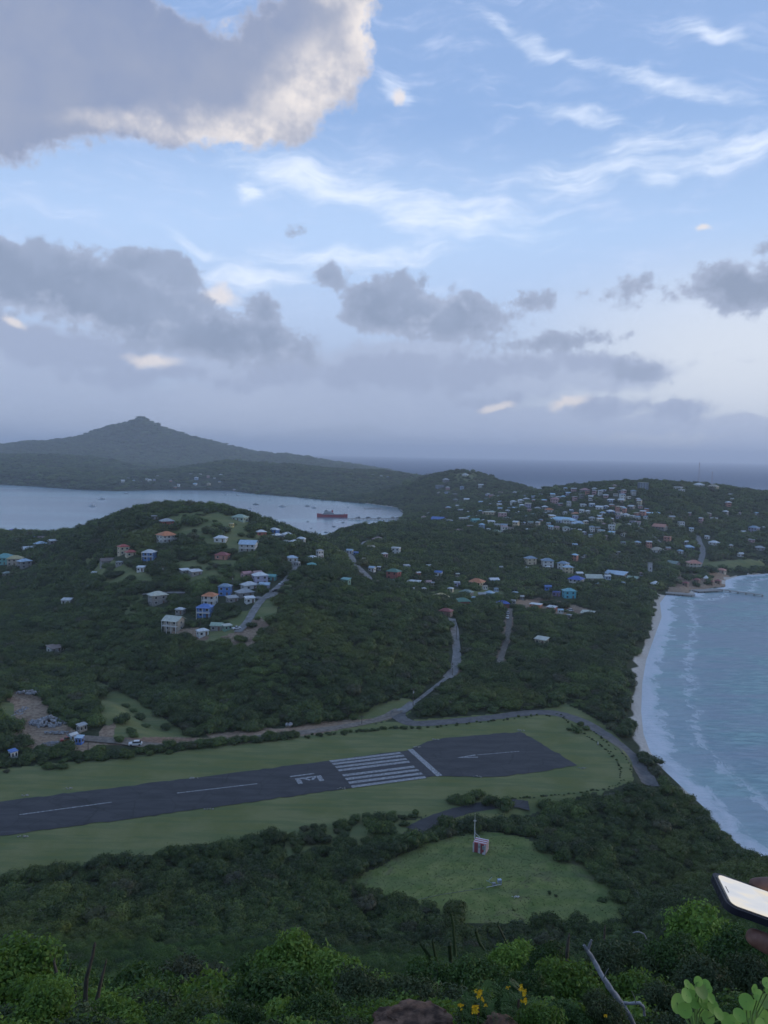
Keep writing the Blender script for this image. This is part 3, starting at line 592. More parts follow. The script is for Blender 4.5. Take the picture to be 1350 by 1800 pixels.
road('hill_road', [(703, 1252), (716, 1245), (728, 1236)], 4.4, M['croad'], None, .2)
road('hill_road', [(728, 1236), (748, 1221), (770, 1204), (786, 1192)], 1.8, M['croad'], None, .2)
road('hill_road', [(786, 1192), (797, 1180), (803, 1155), (801, 1130), (799, 1108), (794, 1088)], 4.2, M['croad'], None, .2)
road('dirt_lane', [(878, 1165), (886, 1140), (893, 1115), (895, 1090), (897, 1070)], 3.0, M['droad'], None, .15)
road('lower_road', [(728, 1460), (745, 1450), (790, 1432), (840, 1419), (895, 1412), (930, 1413)], 5.0, M['asphalt'], 3.05, .1)
road('village_road', [(418, 1112), (436, 1092), (446, 1075), (458, 1058), (473, 1045), (492, 1030), (508, 1014), (516, 1000), (519, 985), (516, 978)], 4.2, M['croad'], None, .3)
road('village_lane', [(448, 1050), (462, 1053), (478, 1049), (488, 1040)], 3.4, M['croad'], None, .3)
road('valley_road', [(600, 968), (612, 975), (622, 990), (634, 1003), (646, 1015), (655, 1030)], 5.2, M['croad'], None, .35, ymin=470)
road('harbour_road', [(632, 963), (642, 955), (650, 950)], 6, M['croad'], None, .3, ymin=470)
road('fort_road', [(1222, 1002), (1232, 985), (1235, 968), (1230, 955), (1226, 942)], 5.5, M['croad'], None, .4)
road('town_road', [(1115, 922), (1132, 932), (1148, 944), (1160, 955)], 5, M['croad'], None, .4)
road('woodland_path', [(250, 1046), (290, 1043), (325, 1043)], 3, M['croad'], None, .3)
pad = ngon('concrete_pad', [at_z(a, b, 3.2)[:2] for a, b in [(1060, 1396), (1080, 1393), (1081, 1402), (1066, 1407)]], 3.2, M['asphalt']); tag(pad, kind='structure')

# ------------------------------------------------------------------ house list (centre of the walls' foot is found on the ground)
HL = [ # px, py of foot, px width, storeys, roof type, roof colour, wall colour, place, options
 (293, 921, 27, 1, 'hip', 'grey', 'red', 'highest on the grassy village hill', ''), (273, 912, 16, 1, 'flat', 'grey', 'grey', 'left of the red house near the hill top', ''),
 (292, 952, 34, 2, 'hip', 'orange', 'white', 'above the hill meadow', 'v'), (217, 973, 22, 2, 'hip', 'red', 'cream', 'in trees on the left of the hill', ''), (230, 976, 22, 1, 'hip', 'red', 'cream', 'lower wing beside the tall red roofed house', ''),
 (263, 983, 25, 2, 'hip', 'pale', 'blue', 'alone in the middle of the hill', 'v'), (188, 991, 26, 1, 'gable', 'brown', 'grey', 'weathered, at the left edge of the hill meadow', ''), (210, 994, 15, 1, 'flat', 'grey', 'grey', 'small, below the red roofed house', ''),
 (248, 1004, 17, 1, 'mono', 'white', 'white', 'hut below the blue house', ''), (165, 1012, 12, 1, 'mono', 'white', 'white', 'hut on the meadow edge at far left of the hill', ''),
 (325, 1008, 20, 1, 'mono', 'white', 'grey', 'left half of the long pale sheds', ''), (343, 1010, 26, 1, 'mono', 'pale', 'grey', 'right half of the long pale sheds', ''), (388, 951, 25, 1, 'hip', 'white', 'white', 'right of the meadow under the crest', ''),
 (391, 981, 28, 1, 'hip', 'darkred', 'salmon', 'below the two white hill houses', ''), (437, 968, 33, 2, 'gable', 'paleblue', 'white', 'on stilts, right side of the hill', 'v'), (407, 926, 11, 1, 'flat', 'cream', 'yellow', 'tiny, near the hill crest', ''),
 (422, 914, 30, 1, 'hip', 'palegreen', 'palegreen', 'wide, on the right end of the crest', ''), (277, 1060, 35, 2, 'hip', 'cream', 'grey', 'in the woods below the hill', ''), (118, 1060, 21, 1, 'mono', 'pale', 'white', 'alone in the left woods', ''),
 (95, 1144, 27, 1, 'mono', 'brown', 'white', 'with dark porch, lowest in the left woods', 'v'), (306, 1105, 38, 2, 'gable', 'cream', 'beige', 'large, with balcony on the lower slope', 'v'), (317, 1079, 20, 1, 'hip', 'pale', 'grey', 'just above the big beige house', ''),
 (361, 1082, 30, 2, 'hip', 'blue', 'blue', 'in front of the orange roofed house', 'v'), (370, 1061, 28, 2, 'hip', 'orange', 'white', 'behind the blue roofed house', 'v'), (396, 1045, 26, 2, 'hip', 'greyblue', 'blue', 'upper left of the village road', ''),
 (356, 1117, 24, 1, 'hip', 'white', 'white', 'small, at the road end above the bare yard', ''), (382, 1106, 26, 1, 'gable', 'palegreen', 'grey', 'long, behind the small white house', ''), (399, 1107, 20, 1, 'mono', 'cream', 'green', 'extension beside the parked pickup', ''),
 (408, 1057, 24, 1, 'mono', 'grey', 'grey', 'shack left of the bend', ''), (430, 1047, 34, 1, 'hip', 'grey', 'grey', 'broad, at the village road bend', ''), (439, 1059, 21, 1, 'mono', 'white', 'white', 'box shaped, at the lower bend', ''),
 (438, 1034, 32, 1, 'hip', 'pale', 'white', 'middle of the village row', ''), (457, 1025, 30, 2, 'hip', 'white', 'lilac', 'highest of the village row', ''), (465, 1034, 22, 1, 'gable', 'paleblue', 'lilac', 'beside the road in the village row', ''),
 (433, 1014, 22, 1, 'gable', 'pink', 'pink', 'left end of the pink sheds', ''), (452, 1014, 20, 1, 'gable', 'pinkgrey', 'pink', 'right end of the pink sheds', ''), (478, 1019, 20, 1, 'gable', 'teal', 'teal', 'at the top of the village row', ''),
 (513, 986, 22, 1, 'hip', 'paleblue', 'white', 'at the top end of the village road', ''), (522, 995, 14, 1, 'flat', 'grey', 'grey', 'square, at the top end of the village road', ''), (549, 986, 23, 1, 'hip', 'white', 'white', 'right of the ridge road', ''), (562, 981, 15, 2, 'hip', 'grey', 'white', 'behind the white ridge house', ''),
 (548, 999, 18, 1, 'hip', 'teal', 'green', 'half hidden on the ridge slope', ''), (608, 1026, 20, 1, 'mono', 'teal', 'green', 'half hidden behind the ridge woods', ''),
 (459, 940, 20, 1, 'hip', 'white', 'red', 'far left in the bay cottages', ''), (482, 936, 20, 1, 'hip', 'white', 'blue', 'topmost of the bay cottages', ''), (488, 946, 20, 1, 'hip', 'white', 'blue', 'centre of the bay cottages', ''), (505, 944, 20, 1, 'hip', 'white', 'white', 'right of the topmost bay cottage', ''),
 (502, 958, 14, 1, 'hip', 'white', 'blue', 'lowest of the bay cottages', ''), (517, 957, 18, 1, 'hip', 'white', 'red', 'low right in the bay cottages', ''), (529, 952, 18, 1, 'hip', 'white', 'white', 'rightmost of the bay cottages', ''), (504, 931, 24, 1, 'hip', 'greygreen', 'grey', 'behind trees above the bay cottages', ''),
 (23, 937, 25, 1, 'hip', 'violet', 'white', 'on the left town skyline', ''), (4, 934, 12, 1, 'hip', 'white', 'white', 'at the left picture edge on the skyline', ''), (53, 940, 21, 2, 'flat', 'greyblue', 'violet', 'centre of the left town skyline', ''), (95, 942, 13, 2, 'flat', 'grey', 'grey', 'right end of the left town skyline', ''),
 (75, 950, 18, 1, 'gable', 'brown', 'pink', 'below the left town skyline', ''), (58, 949, 11, 1, 'hip', 'blue', 'blue', 'small, below the left town skyline', ''), (72, 960, 24, 1, 'hip', 'paleblue', 'grey', 'middle of the left town', ''), (52, 969, 25, 1, 'gable', 'white', 'white', 'in trees of the left town', ''), (92, 955, 16, 1, 'gable', 'white', 'grey', 'right side of the left town', ''),
 (10, 990, 38, 2, 'hip', 'teal', 'teal', 'big, at the left picture edge', ''), (27, 992, 28, 2, 'hip', 'yellow', 'beige', 'beside the big teal house', ''), (43, 997, 25, 2, 'hip', 'paleblue', 'grey', 'right of the yellow roofed house', ''), (13, 1012, 17, 1, 'hip', 'greygreen', 'grey', 'below the teal house', ''),
 (664, 951, 20, 1, 'hip', 'pinkgrey', 'pink', 'by the harbour road', ''), (652, 966, 15, 1, 'gable', 'beige', 'grey', 'below the pink roadside house', ''), (696, 973, 18, 2, 'flat', 'pale', 'white', 'alone on the wooded slope', ''), (615, 973, 14, 1, 'gable', 'paleblue', 'white', 'at the valley road top', ''), (626, 976, 11, 1, 'gable', 'blue', 'blue', 'small, at the valley road top', ''), (592, 974, 11, 1, 'gable', 'white', 'white', 'left of the valley road', ''),
 (654, 1004, 15, 1, 'gable', 'paleblue', 'white', 'beside the valley road', ''), (666, 1002, 9, 1, 'mono', 'white', 'grey', 'tiny, beside the valley road', ''), (692, 1016, 28, 2, 'hip', 'darkgreen', 'red', 'in the valley', ''), (687, 1026, 14, 1, 'gable', 'teal', 'teal', 'small, below the green roofed valley house', ''), (660, 1030, 16, 1, 'gable', 'pink', 'white', 'at the foot of the valley road', ''),
 (690, 1040, 22, 1, 'gable', 'brown', 'white', 'behind the ridge woods', ''), (706, 1045, 16, 1, 'gable', 'brown', 'pink', 'low, behind the ridge woods', ''), (727, 1029, 26, 1, 'mono', 'white', 'grey', 'long, in the valley', ''), (720, 1042, 19, 1, 'gable', 'white', 'white', 'square, in the valley', ''), (753, 1029, 15, 1, 'gable', 'pinkgrey', 'beige', 'in the valley centre', ''), (771, 1012, 16, 1, 'gable', 'blue', 'white', 'among valley trees', ''),
 (774, 1053, 29, 1, 'hip', 'yellow', 'white', 'in the valley', 'v'), (784, 1080, 26, 1, 'hip', 'darkred', 'brown', 'at the top of the hill road', ''), (812, 1062, 31, 1, 'hip', 'darkgreen', 'red', 'right of the hill road', ''), (820, 1046, 26, 1, 'hip', 'greygreen', 'grey', 'behind the green roofed red house', ''), (847, 1051, 16, 1, 'gable', 'grey', 'beige', 'small, in the valley gardens', ''), (861, 1047, 19, 1, 'hip', 'paleblue', 'teal', 'in the valley gardens', ''),
 (883, 1066, 26, 1, 'hip', 'deepblue', 'brick', 'at the top of the dirt lane', ''), (838, 1027, 30, 1, 'hip', 'orange', 'cream', 'in the valley', 'v'), (868, 1024, 20, 1, 'gable', 'white', 'blue', 'upper right of the orange roofed valley house', ''), (881, 1001, 9, 1, 'flat', 'white', 'white', 'tiny, in the woods', ''), (804, 1014, 9, 1, 'gable', 'cream', 'beige', 'tiny, left of the orange valley roof', ''),
 (932, 991, 23, 2, 'hip', 'greyblue', 'cream', 'leftmost of the three villas', ''), (962, 995, 23, 2, 'hip', 'greyblue', 'white', 'middle one of the villas', ''), (990, 1000, 22, 2, 'hip', 'greyblue', 'white', 'upper right one of the villas', ''), (998, 1007, 20, 2, 'hip', 'paleblue', 'cream', 'lower right one of the villas', ''), (963, 1001, 10, 1, 'hip', 'white', 'white', 'hut under the villas', ''),
 (1013, 1028, 28, 2, 'hip', 'deepblue', 'white', 'in front of the long blue shed', 'v'), (1018, 1013, 15, 1, 'gable', 'white', 'grey', 'behind the deep blue roof', ''), (1043, 1020, 32, 1, 'gable', 'cream', 'beige', 'wide shed right of the deep blue roof', ''), (1082, 1013, 42, 1, 'mono', 'paleblue', 'grey', 'long industrial shed near the shore', ''), (1113, 1021, 22, 1, 'gable', 'palegreen', 'grey', 'right end of the industrial sheds', ''),
 (1000, 1050, 26, 2, 'hip', 'turquoise', 'turquoise', 'alone near the coast woods', ''), (963, 1037, 14, 1, 'gable', 'blue', 'blue', 'small, left of the turquoise house', ''), (978, 1047, 16, 1, 'flat', 'deepblue', 'violet', 'low, beside the turquoise house', ''),
 (1155, 970, 26, 1, 'hip', 'beige', 'white', 'below the fort hill', ''), (1210, 965, 20, 1, 'hip', 'paleblue', 'blue', 'beside the fort road', ''), (1195, 972, 13, 1, 'hip', 'paleblue', 'white', 'left of the fort road', ''), (1205, 956, 12, 1, 'gable', 'white', 'grey', 'above the blue fort road house', ''), (1219, 998, 26, 2, 'hip', 'salmon', 'cream', 'at the foot of the fort road', 'v'), (1183, 994, 25, 1, 'gable', 'greygreen', 'grey', 'near the shore inlet', ''),
 (1255, 957, 19, 1, 'hip', 'white', 'white', 'right of the fort road', ''), (1173, 952, 14, 2, 'flat', 'salmon', 'salmon', 'tall, on the slope', ''), (1160, 929, 26, 1, 'gable', 'salmon', 'grey', 'long, on the slope', ''), (1325, 935, 20, 2, 'hip', 'greyblue', 'lilac', 'large, on the right slope', ''), (1305, 938, 12, 1, 'gable', 'white', 'cream', 'left of the large lilac house', ''), (1197, 925, 13, 2, 'flat', 'grey', 'white', 'on the fort hillside', ''),
 (1335, 966, 18, 1, 'hip', 'grey', 'grey', 'right of the playing field', ''), (1268, 1006, 17, 1, 'hip', 'salmon', 'beige', 'on the inlet shore', ''), (1033, 1083, 25, 1, 'mono', 'cream', 'white', 'long and low at the end of the yard', ''), (942, 1068, 24, 1, 'flat', 'white', 'orange', 'cluttered, in the yard', ''), (970, 1073, 20, 1, 'mono', 'pale', 'red', 'in the middle of the yard', ''), (952, 1130, 27, 1, 'mono', 'cream', 'cream', 'alone in the coast woods', ''), (902, 1062, 12, 1, 'flat', 'grey', 'grey', 'at the left of the yard', ''),
 (990, 917, 54, 1, 'hip', 'brightblue', 'white', 'very wide, in the town centre', ''), (1017, 924, 28, 1, 'hip', 'paleblue', 'white', 'in front of the very wide town roof', ''), (1073, 902, 16, 1, 'hip', 'white', 'blue', 'star shaped, above the town', ''), (1012, 906, 16, 1, 'hip', 'orange', 'beige', 'behind the very wide town roof', ''), (965, 899, 16, 1, 'hip', 'orange', 'white', 'in the upper town', ''), (975, 884, 16, 2, 'hip', 'pink', 'pink', 'in the upper town', ''),
 (860, 911, 22, 3, 'flat', 'cream', 'cream', 'three floors, in the town', ''), (883, 913, 16, 3, 'flat', 'cream', 'pink', 'three floors, right of the cream block', ''), (770, 919, 25, 2, 'gable', 'blue', 'blue', 'in the town by the harbour', ''), (835, 922, 18, 2, 'gable', 'teal', 'teal', 'in the town by the harbour', ''), (790, 922, 13, 2, 'flat', 'white', 'paleblue', 'between harbour town houses', ''), (815, 918, 18, 2, 'flat', 'pale', 'white', 'in the middle of the harbour town', ''),
 (738, 924, 17, 1, 'hip', 'greygreen', 'white', 'at the left end of the harbour town', ''), (733, 912, 14, 1, 'gable', 'beige', 'grey', 'nearest the pier root', ''), (805, 937, 20, 1, 'gable', 'pinkgrey', 'pink', 'below the harbour town', ''), (872, 938, 18, 1, 'hip', 'palegreen', 'green', 'below the town on its own', ''),
 (1130, 859, 19, 3, 'flat', 'grey', 'greyblue', 'block on the skyline', ''), (1028, 864, 18, 1, 'hip', 'pink', 'grey', 'on the skyline', ''), (1253, 861, 20, 2, 'hip', 'beige', 'cream', 'under the right mast on the skyline', 'v'), (1228, 858, 19, 2, 'hip', 'pale', 'white', 'under the left mast on the skyline', 'v'), (1190, 859, 20, 1, 'flat', 'white', 'white', 'long and low on the fort skyline', ''), (1198, 867, 12, 2, 'flat', 'pale', 'white', 'below the fort skyline', ''),
 (1290, 860, 20, 2, 'flat', 'grey', 'grey', 'flat topped on the fort skyline', ''), (1284, 872, 9, 1, 'gable', 'white', 'white', 'tiny, upper fort slope', ''), (1285, 880, 10, 1, 'gable', 'white', 'white', 'tiny, middle fort slope', ''),
 (773, 857, 16, 2, 'flat', 'grey', 'greyblue', 'on the harbour hill', ''), (784, 847, 13, 2, 'hip', 'grey', 'grey', 'highest on the harbour hill', ''), (818, 836, 12, 1, 'hip', 'pale', 'white', 'on the top of the round hill', ''),
 (144, 1285, 22, 1, 'mono', 'grey', 'concreteblock', 'behind the blue hut by the quarry', ''), (128, 1302, 21, 1, 'gable', 'pale', 'paleblue', 'left of the bright blue hut by the quarry', ''), (140, 1307, 13, 1, 'mono', 'paleblue', 'brightblue', 'in front by the quarry', ''), (23, 1332, 15, 1, 'mono', 'blue', 'white', 'at the left edge near the airfield', ''),
]
FARH = [(772, 868), (787, 861), (787, 867), (801, 883), (858, 871), (870, 871), (845, 857), (878, 875), (815, 890), (880, 868), (913, 867), (928, 865), (960, 866), (950, 872), (999, 870), (1008, 866), (1055, 870), (1065, 874), (1090, 866), (1113, 870), (1105, 876), (1080, 860), (1075, 862), (1045, 862), (1096, 869),
        (1255, 914), (1232, 919), (1245, 906), (1212, 905), (1130, 906), (1135, 912), (1155, 905), (1104, 925), (1057, 936), (995, 936), (1038, 944), (1065, 947), (1095, 957), (1118, 938), (907, 926), (920, 922), (935, 908), (915, 904), (930, 900), (945, 896), (925, 912), (950, 918), (958, 905), (1033, 906),
        (1053, 911), (1040, 918), (1055, 920), (892, 905), (898, 915), (905, 896), (845, 902), (835, 905), (825, 912), (803, 914), (780, 915), (760, 918), (845, 888), (855, 880), (865, 890), (880, 885), (825, 895), (895, 877), (940, 875), (985, 888), (1000, 890), (1010, 880), (1025, 890), (820, 880), (800, 870), (812, 860),
        (990, 876), (925, 880), (905, 868), (915, 886), (970, 914), (945, 927), (1330, 905), (1300, 905), (1275, 906), (1180, 912), (1340, 930), (1280, 890), (1010, 985), (1025, 980), (1088, 905), (1100, 908), (1120, 912), (790, 905), (810, 903), (850, 918), (755, 908), (745, 915)]
ACROSS = [(225, 843), (235, 846), (258, 844), (263, 847), (271, 846), (265, 829), (277, 838), (308, 857), (314, 855), (335, 834), (352, 835), (345, 843), (366, 840), (377, 841), (388, 836), (373, 815), (386, 848), (367, 853), (343, 852), (412, 862), (655, 836), (670, 838), (682, 840), (300, 846), (216, 848)]
_tp = [(760, 900), (830, 880), (900, 872), (1000, 862), (1100, 862), (1150, 900), (1115, 945), (950, 938), (820, 932), (770, 922)]; _g = random.Random(3); _all = [(h[0], h[1]) for h in HL] + FARH
for _ in range(4000):
    x, y = _g.uniform(760, 1150), _g.uniform(862, 945)
    if len(FARH) < 190 and inpoly(np.array([x]), np.array([y]), _tp)[0] and min(((x - q[0]) / 1.5) ** 2 + (y - q[1]) ** 2 for q in _all) > 36: FARH.append((x, y)); _all.append((x, y))
FARH += [(735, 1012), (745, 1040), (760, 1030), (792, 1040), (803, 1030), (832, 1056), (852, 1036), (905, 1047), (917, 1054), (985, 1078), (1000, 1087), (1052, 1031), (1067, 1024), (1095, 1029), (1127, 1012), (1140, 962), (1120, 957), (925, 1002), (872, 1040), (640, 987), (676, 985), (1172, 967), (1282, 962), (1300, 977), (1320, 952), (1243, 947), (1215, 937), (715, 1000), (755, 1000), (1010, 962), (1085, 975)]
HP = []
for h in HL: p = hit(h[0], h[1], 0, 200); HP.append((p, h[2]))
FP = [hit(a, b, 0, 300) for a, b in FARH]; AP = [hit(a, b, 0, 1800) for a, b in ACROSS]

# ------------------------------------------------------------------ vegetation
def rand_dir(k): v = rng.normal(size=(k, 3)); return v / np.linalg.norm(v, axis=1)[:, None]
def leafball(name, seed, cards, size, lobes, mat, aspect=.75, core=True, bend=.18, spread=.21, long_=1.0, top=.35):
    """a crown built from many small bent leaf faces over lobed masses; unit radius, standing on z = 0"""
    r_ = np.random.default_rng(seed)
    L = []
    for i in range(lobes):
        a = r_.uniform(0, 6.28); q = r_.uniform(0, 1) ** .5 * .68; L.append((q * math.cos(a), q * math.sin(a), aspect * (.55 + r_.uniform(-.16, .30) * (1.2 - q)), r_.uniform(.20, .44)))
    L.append((0, 0, aspect * .55, .52)); L = np.array(L)
    idx = r_.choice(len(L), cards, p=L[:, 3] ** 2 / (L[:, 3] ** 2).sum())
    d = r_.normal(size=(cards, 3)); d[:, 2] = d[:, 2] + top; d /= np.linalg.norm(d, axis=1)[:, None]
    c = L[idx, :3] + d * (L[idx, 3] * (1 + r_.normal(0, spread, cards)))[:, None] * [1, 1, aspect]
    keep = np.ones(cards, bool)
    for l in L: keep &= (((c - l[:3]) / [1, 1, aspect]) ** 2).sum(1) > (l[3] * .72) ** 2
    keep &= c[:, 2] > .02; c = c[keep]; d = d[keep]; k = len(c); idx = idx[keep]
    nrm = d + r_.normal(0, .55, (k, 3)); nrm /= np.linalg.norm(nrm, axis=1)[:, None]
    t = np.cross(nrm, r_.normal(size=(k, 3))); t /= np.linalg.norm(t, axis=1)[:, None]; b = np.cross(nrm, t)
    s = size * r_.uniform(.6, 1.35, k)[:, None]
    V = np.stack([c - t * s * long_, c - b * s * .55 + nrm * s * bend, c + t * s * long_, c + b * s * .55 + nrm * s * bend], 1).reshape(-1, 3)
    Fq = np.arange(4 * k).reshape(k, 4); tri = np.r_[Fq[:, [0, 1, 2]], Fq[:, [0, 2, 3]]]
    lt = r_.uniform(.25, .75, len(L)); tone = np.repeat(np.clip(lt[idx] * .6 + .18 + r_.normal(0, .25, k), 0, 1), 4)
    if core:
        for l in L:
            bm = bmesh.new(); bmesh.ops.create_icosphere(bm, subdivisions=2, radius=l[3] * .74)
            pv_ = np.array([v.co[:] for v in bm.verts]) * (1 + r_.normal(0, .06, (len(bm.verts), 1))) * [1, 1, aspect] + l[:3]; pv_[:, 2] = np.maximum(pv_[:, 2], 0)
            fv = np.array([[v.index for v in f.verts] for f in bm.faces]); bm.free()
            tri = np.r_[tri, fv + len(V)]; V = np.r_[V, pv_]; tone = np.r_[tone, np.full(len(pv_), .02)]  # core takes the darkest leaf tone, painting shade into the crown's gaps
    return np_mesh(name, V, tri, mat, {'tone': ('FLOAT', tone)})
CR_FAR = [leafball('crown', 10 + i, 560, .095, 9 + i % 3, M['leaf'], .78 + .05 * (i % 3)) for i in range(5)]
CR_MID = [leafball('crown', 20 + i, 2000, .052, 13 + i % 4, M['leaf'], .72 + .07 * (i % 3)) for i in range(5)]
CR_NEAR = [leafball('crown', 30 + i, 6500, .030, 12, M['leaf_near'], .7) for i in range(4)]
TRUNKS = []
for i in range(3):
    mb = MB(); a0 = random.uniform(0, 6)
    mb.tube([(0, 0, -.25), (.02, .01, .12), (.05, -.03, .34)], [.06, .045, .03], 7)
    for k in range(4):
        a = a0 + k * 1.6; mb.tube([(.03, 0, .14), (.16 * math.cos(a), .16 * math.sin(a), .32), (.3 * math.cos(a), .3 * math.sin(a), .5)], [.03, .02, .01], 5)
    TRUNKS.append(mb.mesh('trunk', M['bark'], True))
def forest_points():
    X_, Y_, S_, K_ = [], [], [], []
    bands = [(30, 60, 1.5, 1.35), (60, 100, 1.9, 1.5), (100, 150, 2.3, 1.75), (150, 250, 2.6, 2.25), (250, 430, 3.3, 3.0), (430, 650, 4.0, 3.6), (650, 1100, 5.6, 4.6), (1100, 1700, 7, 4.6), (1700, 3300, 14, 10), (3300, 4800, 24, 17)]
    for y0, y1, sp, rad in bands:
        ys = np.arange(y0, y1, sp * .87); 
        xm = .62 * (y1 + 12); xs = np.arange(-xm, xm, sp); A, B = np.meshgrid(xs, ys); A = A + (np.arange(len(ys)) % 2)[:, None] * sp * .5
        A = (A + rng.uniform(-.38, .38, A.shape) * sp).ravel(); B = (B + rng.uniform(-.38, .38, B.shape) * sp).ravel()
        k = np.abs(A) < .60 * (B + 12); A, B = A[k], B[k]
        X_.append(A); Y_.append(B); S_.append(rad * (.55 + .95 * rng.uniform(0, 1, len(A)) ** 1.4) * (1 + .35 * (vnoise(A, B, 22, 2) - .5))); K_.append(np.full(len(A), rad))
    X_, Y_, S_ = map(np.concatenate, (X_, Y_, S_)); K_ = np.concatenate(K_)
    sd_ = shore(X_, Y_); ok = sd_ > np.clip(6.0 - 4 * (Y_ < 262) + (vnoise(X_, Y_, 16, 8) - .5) * 9 , 1.5, 30) * np.clip((Y_ < 1200) * 1.0, .4, 1)
    Z_ = zt(X_, Y_); r01 = rng.uniform(0, 1, len(X_)); wb_ = (vnoise(X_, Y_, 7, 9) - .5) * 12
    wx_ = (vnoise(X_, Y_, 11, 14) - .5) * 9 + (vnoise(X_, Y_, 4, 15) - .5) * 4; ok &= ~inpoly(X_, Y_, FIELD) & ~inpoly(X_ + wx_, Y_ + wx_ * .8, CLEAR)
    PX, PY, D_ = proj(np.c_[X_, Y_, Z_])
    for poly, a, b, dens in GRASS + DIRT: ok &= ~(pixpoly(PX, PY, Y_, poly, a, b, wb_) & (r01 > dens))
    dF = segdist(X_, Y_, FIELD); ok &= (dF > S_ * .8)
    for pts, wd_ in ROADS:
        near = (X_ > pts[:, 0].min() - 12) & (X_ < pts[:, 0].max() + 12) & (Y_ > pts[:, 1].min() - 12) & (Y_ < pts[:, 1].max() + 22)
        i = np.nonzero(near & ok)[0]
        if len(i):
            sc = np.clip(Y_[i] / 90, 3, 9); d = np.minimum(segdist(X_[i], Y_[i], pts, False), segdist(X_[i], Y_[i] + sc, pts, False)); ok[i[d < wd_ / 2 + S_[i] * .5]] = False
    for (p, wpx) in HP + [(p, 9) for p in FP] + [(p, 7) for p in AP]:
        wm = wpx / FPX * p[1]; dx = X_ - p[0] * (Y_ / p[1]); dy = p[1] - Y_
        fr = min(5 + p[1] / 80, 20); ok &= ~((np.abs(dx) < wm * .5 + S_ * .55) & (dy < fr) & (dy > -wm * .55 - 1)) | (Y_ < 60)
    X_, Y_, Z_, S_, K_ = X_[ok], Y_[ok], Z_[ok], S_[ok], K_[ok]
    return X_, Y_, Z_, S_, K_
TX, TY, TZ, TS, TK = forest_points()
# hedges and single bushes round the airfield
HX = []
def hedge(pts, z, rad, step, jit=.8):
    W_ = [at_z(a, b, z) for a, b in pts]
    for a, b in zip(W_[:-1], W_[1:]):
        L = np.linalg.norm(b - a); k = max(1, int(L / step))
        for j in range(k): q = a + (b - a) * (j + random.random()) / k + np.array([random.gauss(0, jit), random.gauss(0, jit), 0]); HX.append((q[0], q[1], z, rad * random.uniform(.7, 1.25)))
hedge([(-60, 1568), (0, 1556), (120, 1538), (250, 1518), (400, 1496), (500, 1480)], 3, 2.5, 1.2, .9); hedge([(150, 1338), (250, 1325), (370, 1312), (450, 1302), (520, 1294)], 3, 2.3, 1.1, .9)
hedge([(0, 1350), (60, 1345), (150, 1338)], 3, 1.3, 3.2, 1.5); hedge([(520, 1296), (600, 1290), (690, 1280), (740, 1281)], 3, 1.0, 1.5, .6); hedge([(740, 1281), (800, 1274), (860, 1269), (930, 1259), (985, 1257)], 3, .65, 2.2, .5)
hedge([(985, 1257), (1005, 1275), (1040, 1300), (1075, 1325), (1090, 1350), (1092, 1378), (1060, 1388), (1000, 1396), (900, 1404)], 3, .42, 1.3, .3); hedge([(1030, 1277), (1060, 1300), (1100, 1330), (1112, 1360)], 3, .4, 2, .3)
hedge([(1000, 1283), (1010, 1288)], 3, 1.6, 1.2); hedge([(1020, 1278), (1030, 1283)], 3, 1.8, 1.2)
hedge([(785, 1412), (845, 1408)], 3, 2.3, 1.3, 1.2); hedge([(700, 1437), (740, 1432)], 3, 1.2, 1.3); hedge([(540, 1464), (640, 1447), (700, 1440)], 3, 1.8, 1.1, 1.2); hedge([(500, 1482), (600, 1478), (700, 1468)], 3, 2.2, 2.2, 2.0); hedge([(510, 1478), (580, 1470)], 3, 1.5, 3.5, 1.5)
hedge([(600, 1545), (640, 1520), (700, 1502), (740, 1483), (800, 1462), (860, 1455), (930, 1466), (1000, 1485), (1055, 1505), (1075, 1545), (1120, 1575)], 4, 2.4, 1.3, 1.0); hedge([(80, 1352), (110, 1350)], 3, 2, 1.2)
hedge([(205, 1300), (225, 1298), (235, 1285)], 4, 1.8, 1.2, 1.2); hedge([(135, 1338), (160, 1332)], 3, 2, 1); hedge([(30, 1312), (52, 1308)], 4, 3.0, 1.4); hedge([(905, 1640), (920, 1636)], 5, 2.2, 2.4, .3); hedge([(960, 1570), (975, 1572)], 4.5, .6, .7, .5)
hedge([(640, 1560), (690, 1600), (760, 1612)], 4, 1.2, 3.5, 2); hedge([(1060, 1600), (1110, 1590)], 4, 1.3, 2.5, 1.5); hedge([(870, 1412), (900, 1428)], 3, 2.5, 1.5); hedge([(0, 1345), (30, 1342)], 3, 2.5, 1.5)
HX = np.array(HX)
bx_n = len(TX); TX = np.r_[TX, HX[:, 0]]; TY = np.r_[TY, HX[:, 1]]; TZ = np.r_[TZ, np.maximum(HX[:, 2], 0)]; TS = np.r_[TS, HX[:, 3]]; TH = np.r_[np.zeros(bx_n), np.ones(len(HX))]
PX, PY, DD = proj(np.c_[TX, TY, TZ + TS * .7])
inview = (PX > -10) & (PX < 1360) & (PY > 600) & (PY < 1815)
size_px = np.where(inview & (DD > 34), TS / DD, 0)
order = np.argsort(-size_px)[:300]; solo = np.zeros(len(TX), bool); solo[order] = True
def crown_for(y): return CR_NEAR if y < 135 else CR_MID if y < 520 else CR_FAR
def place_words(px, py, y):
    side = 'at the left' if px < 330 else 'left of centre' if px < 620 else 'right of centre' if px < 960 else 'at the right'
    return side + (' just below the viewpoint' if py > 1680 else ' lower on the slope below the viewpoint' if py > 1600 else ' beyond the foot of the slope')
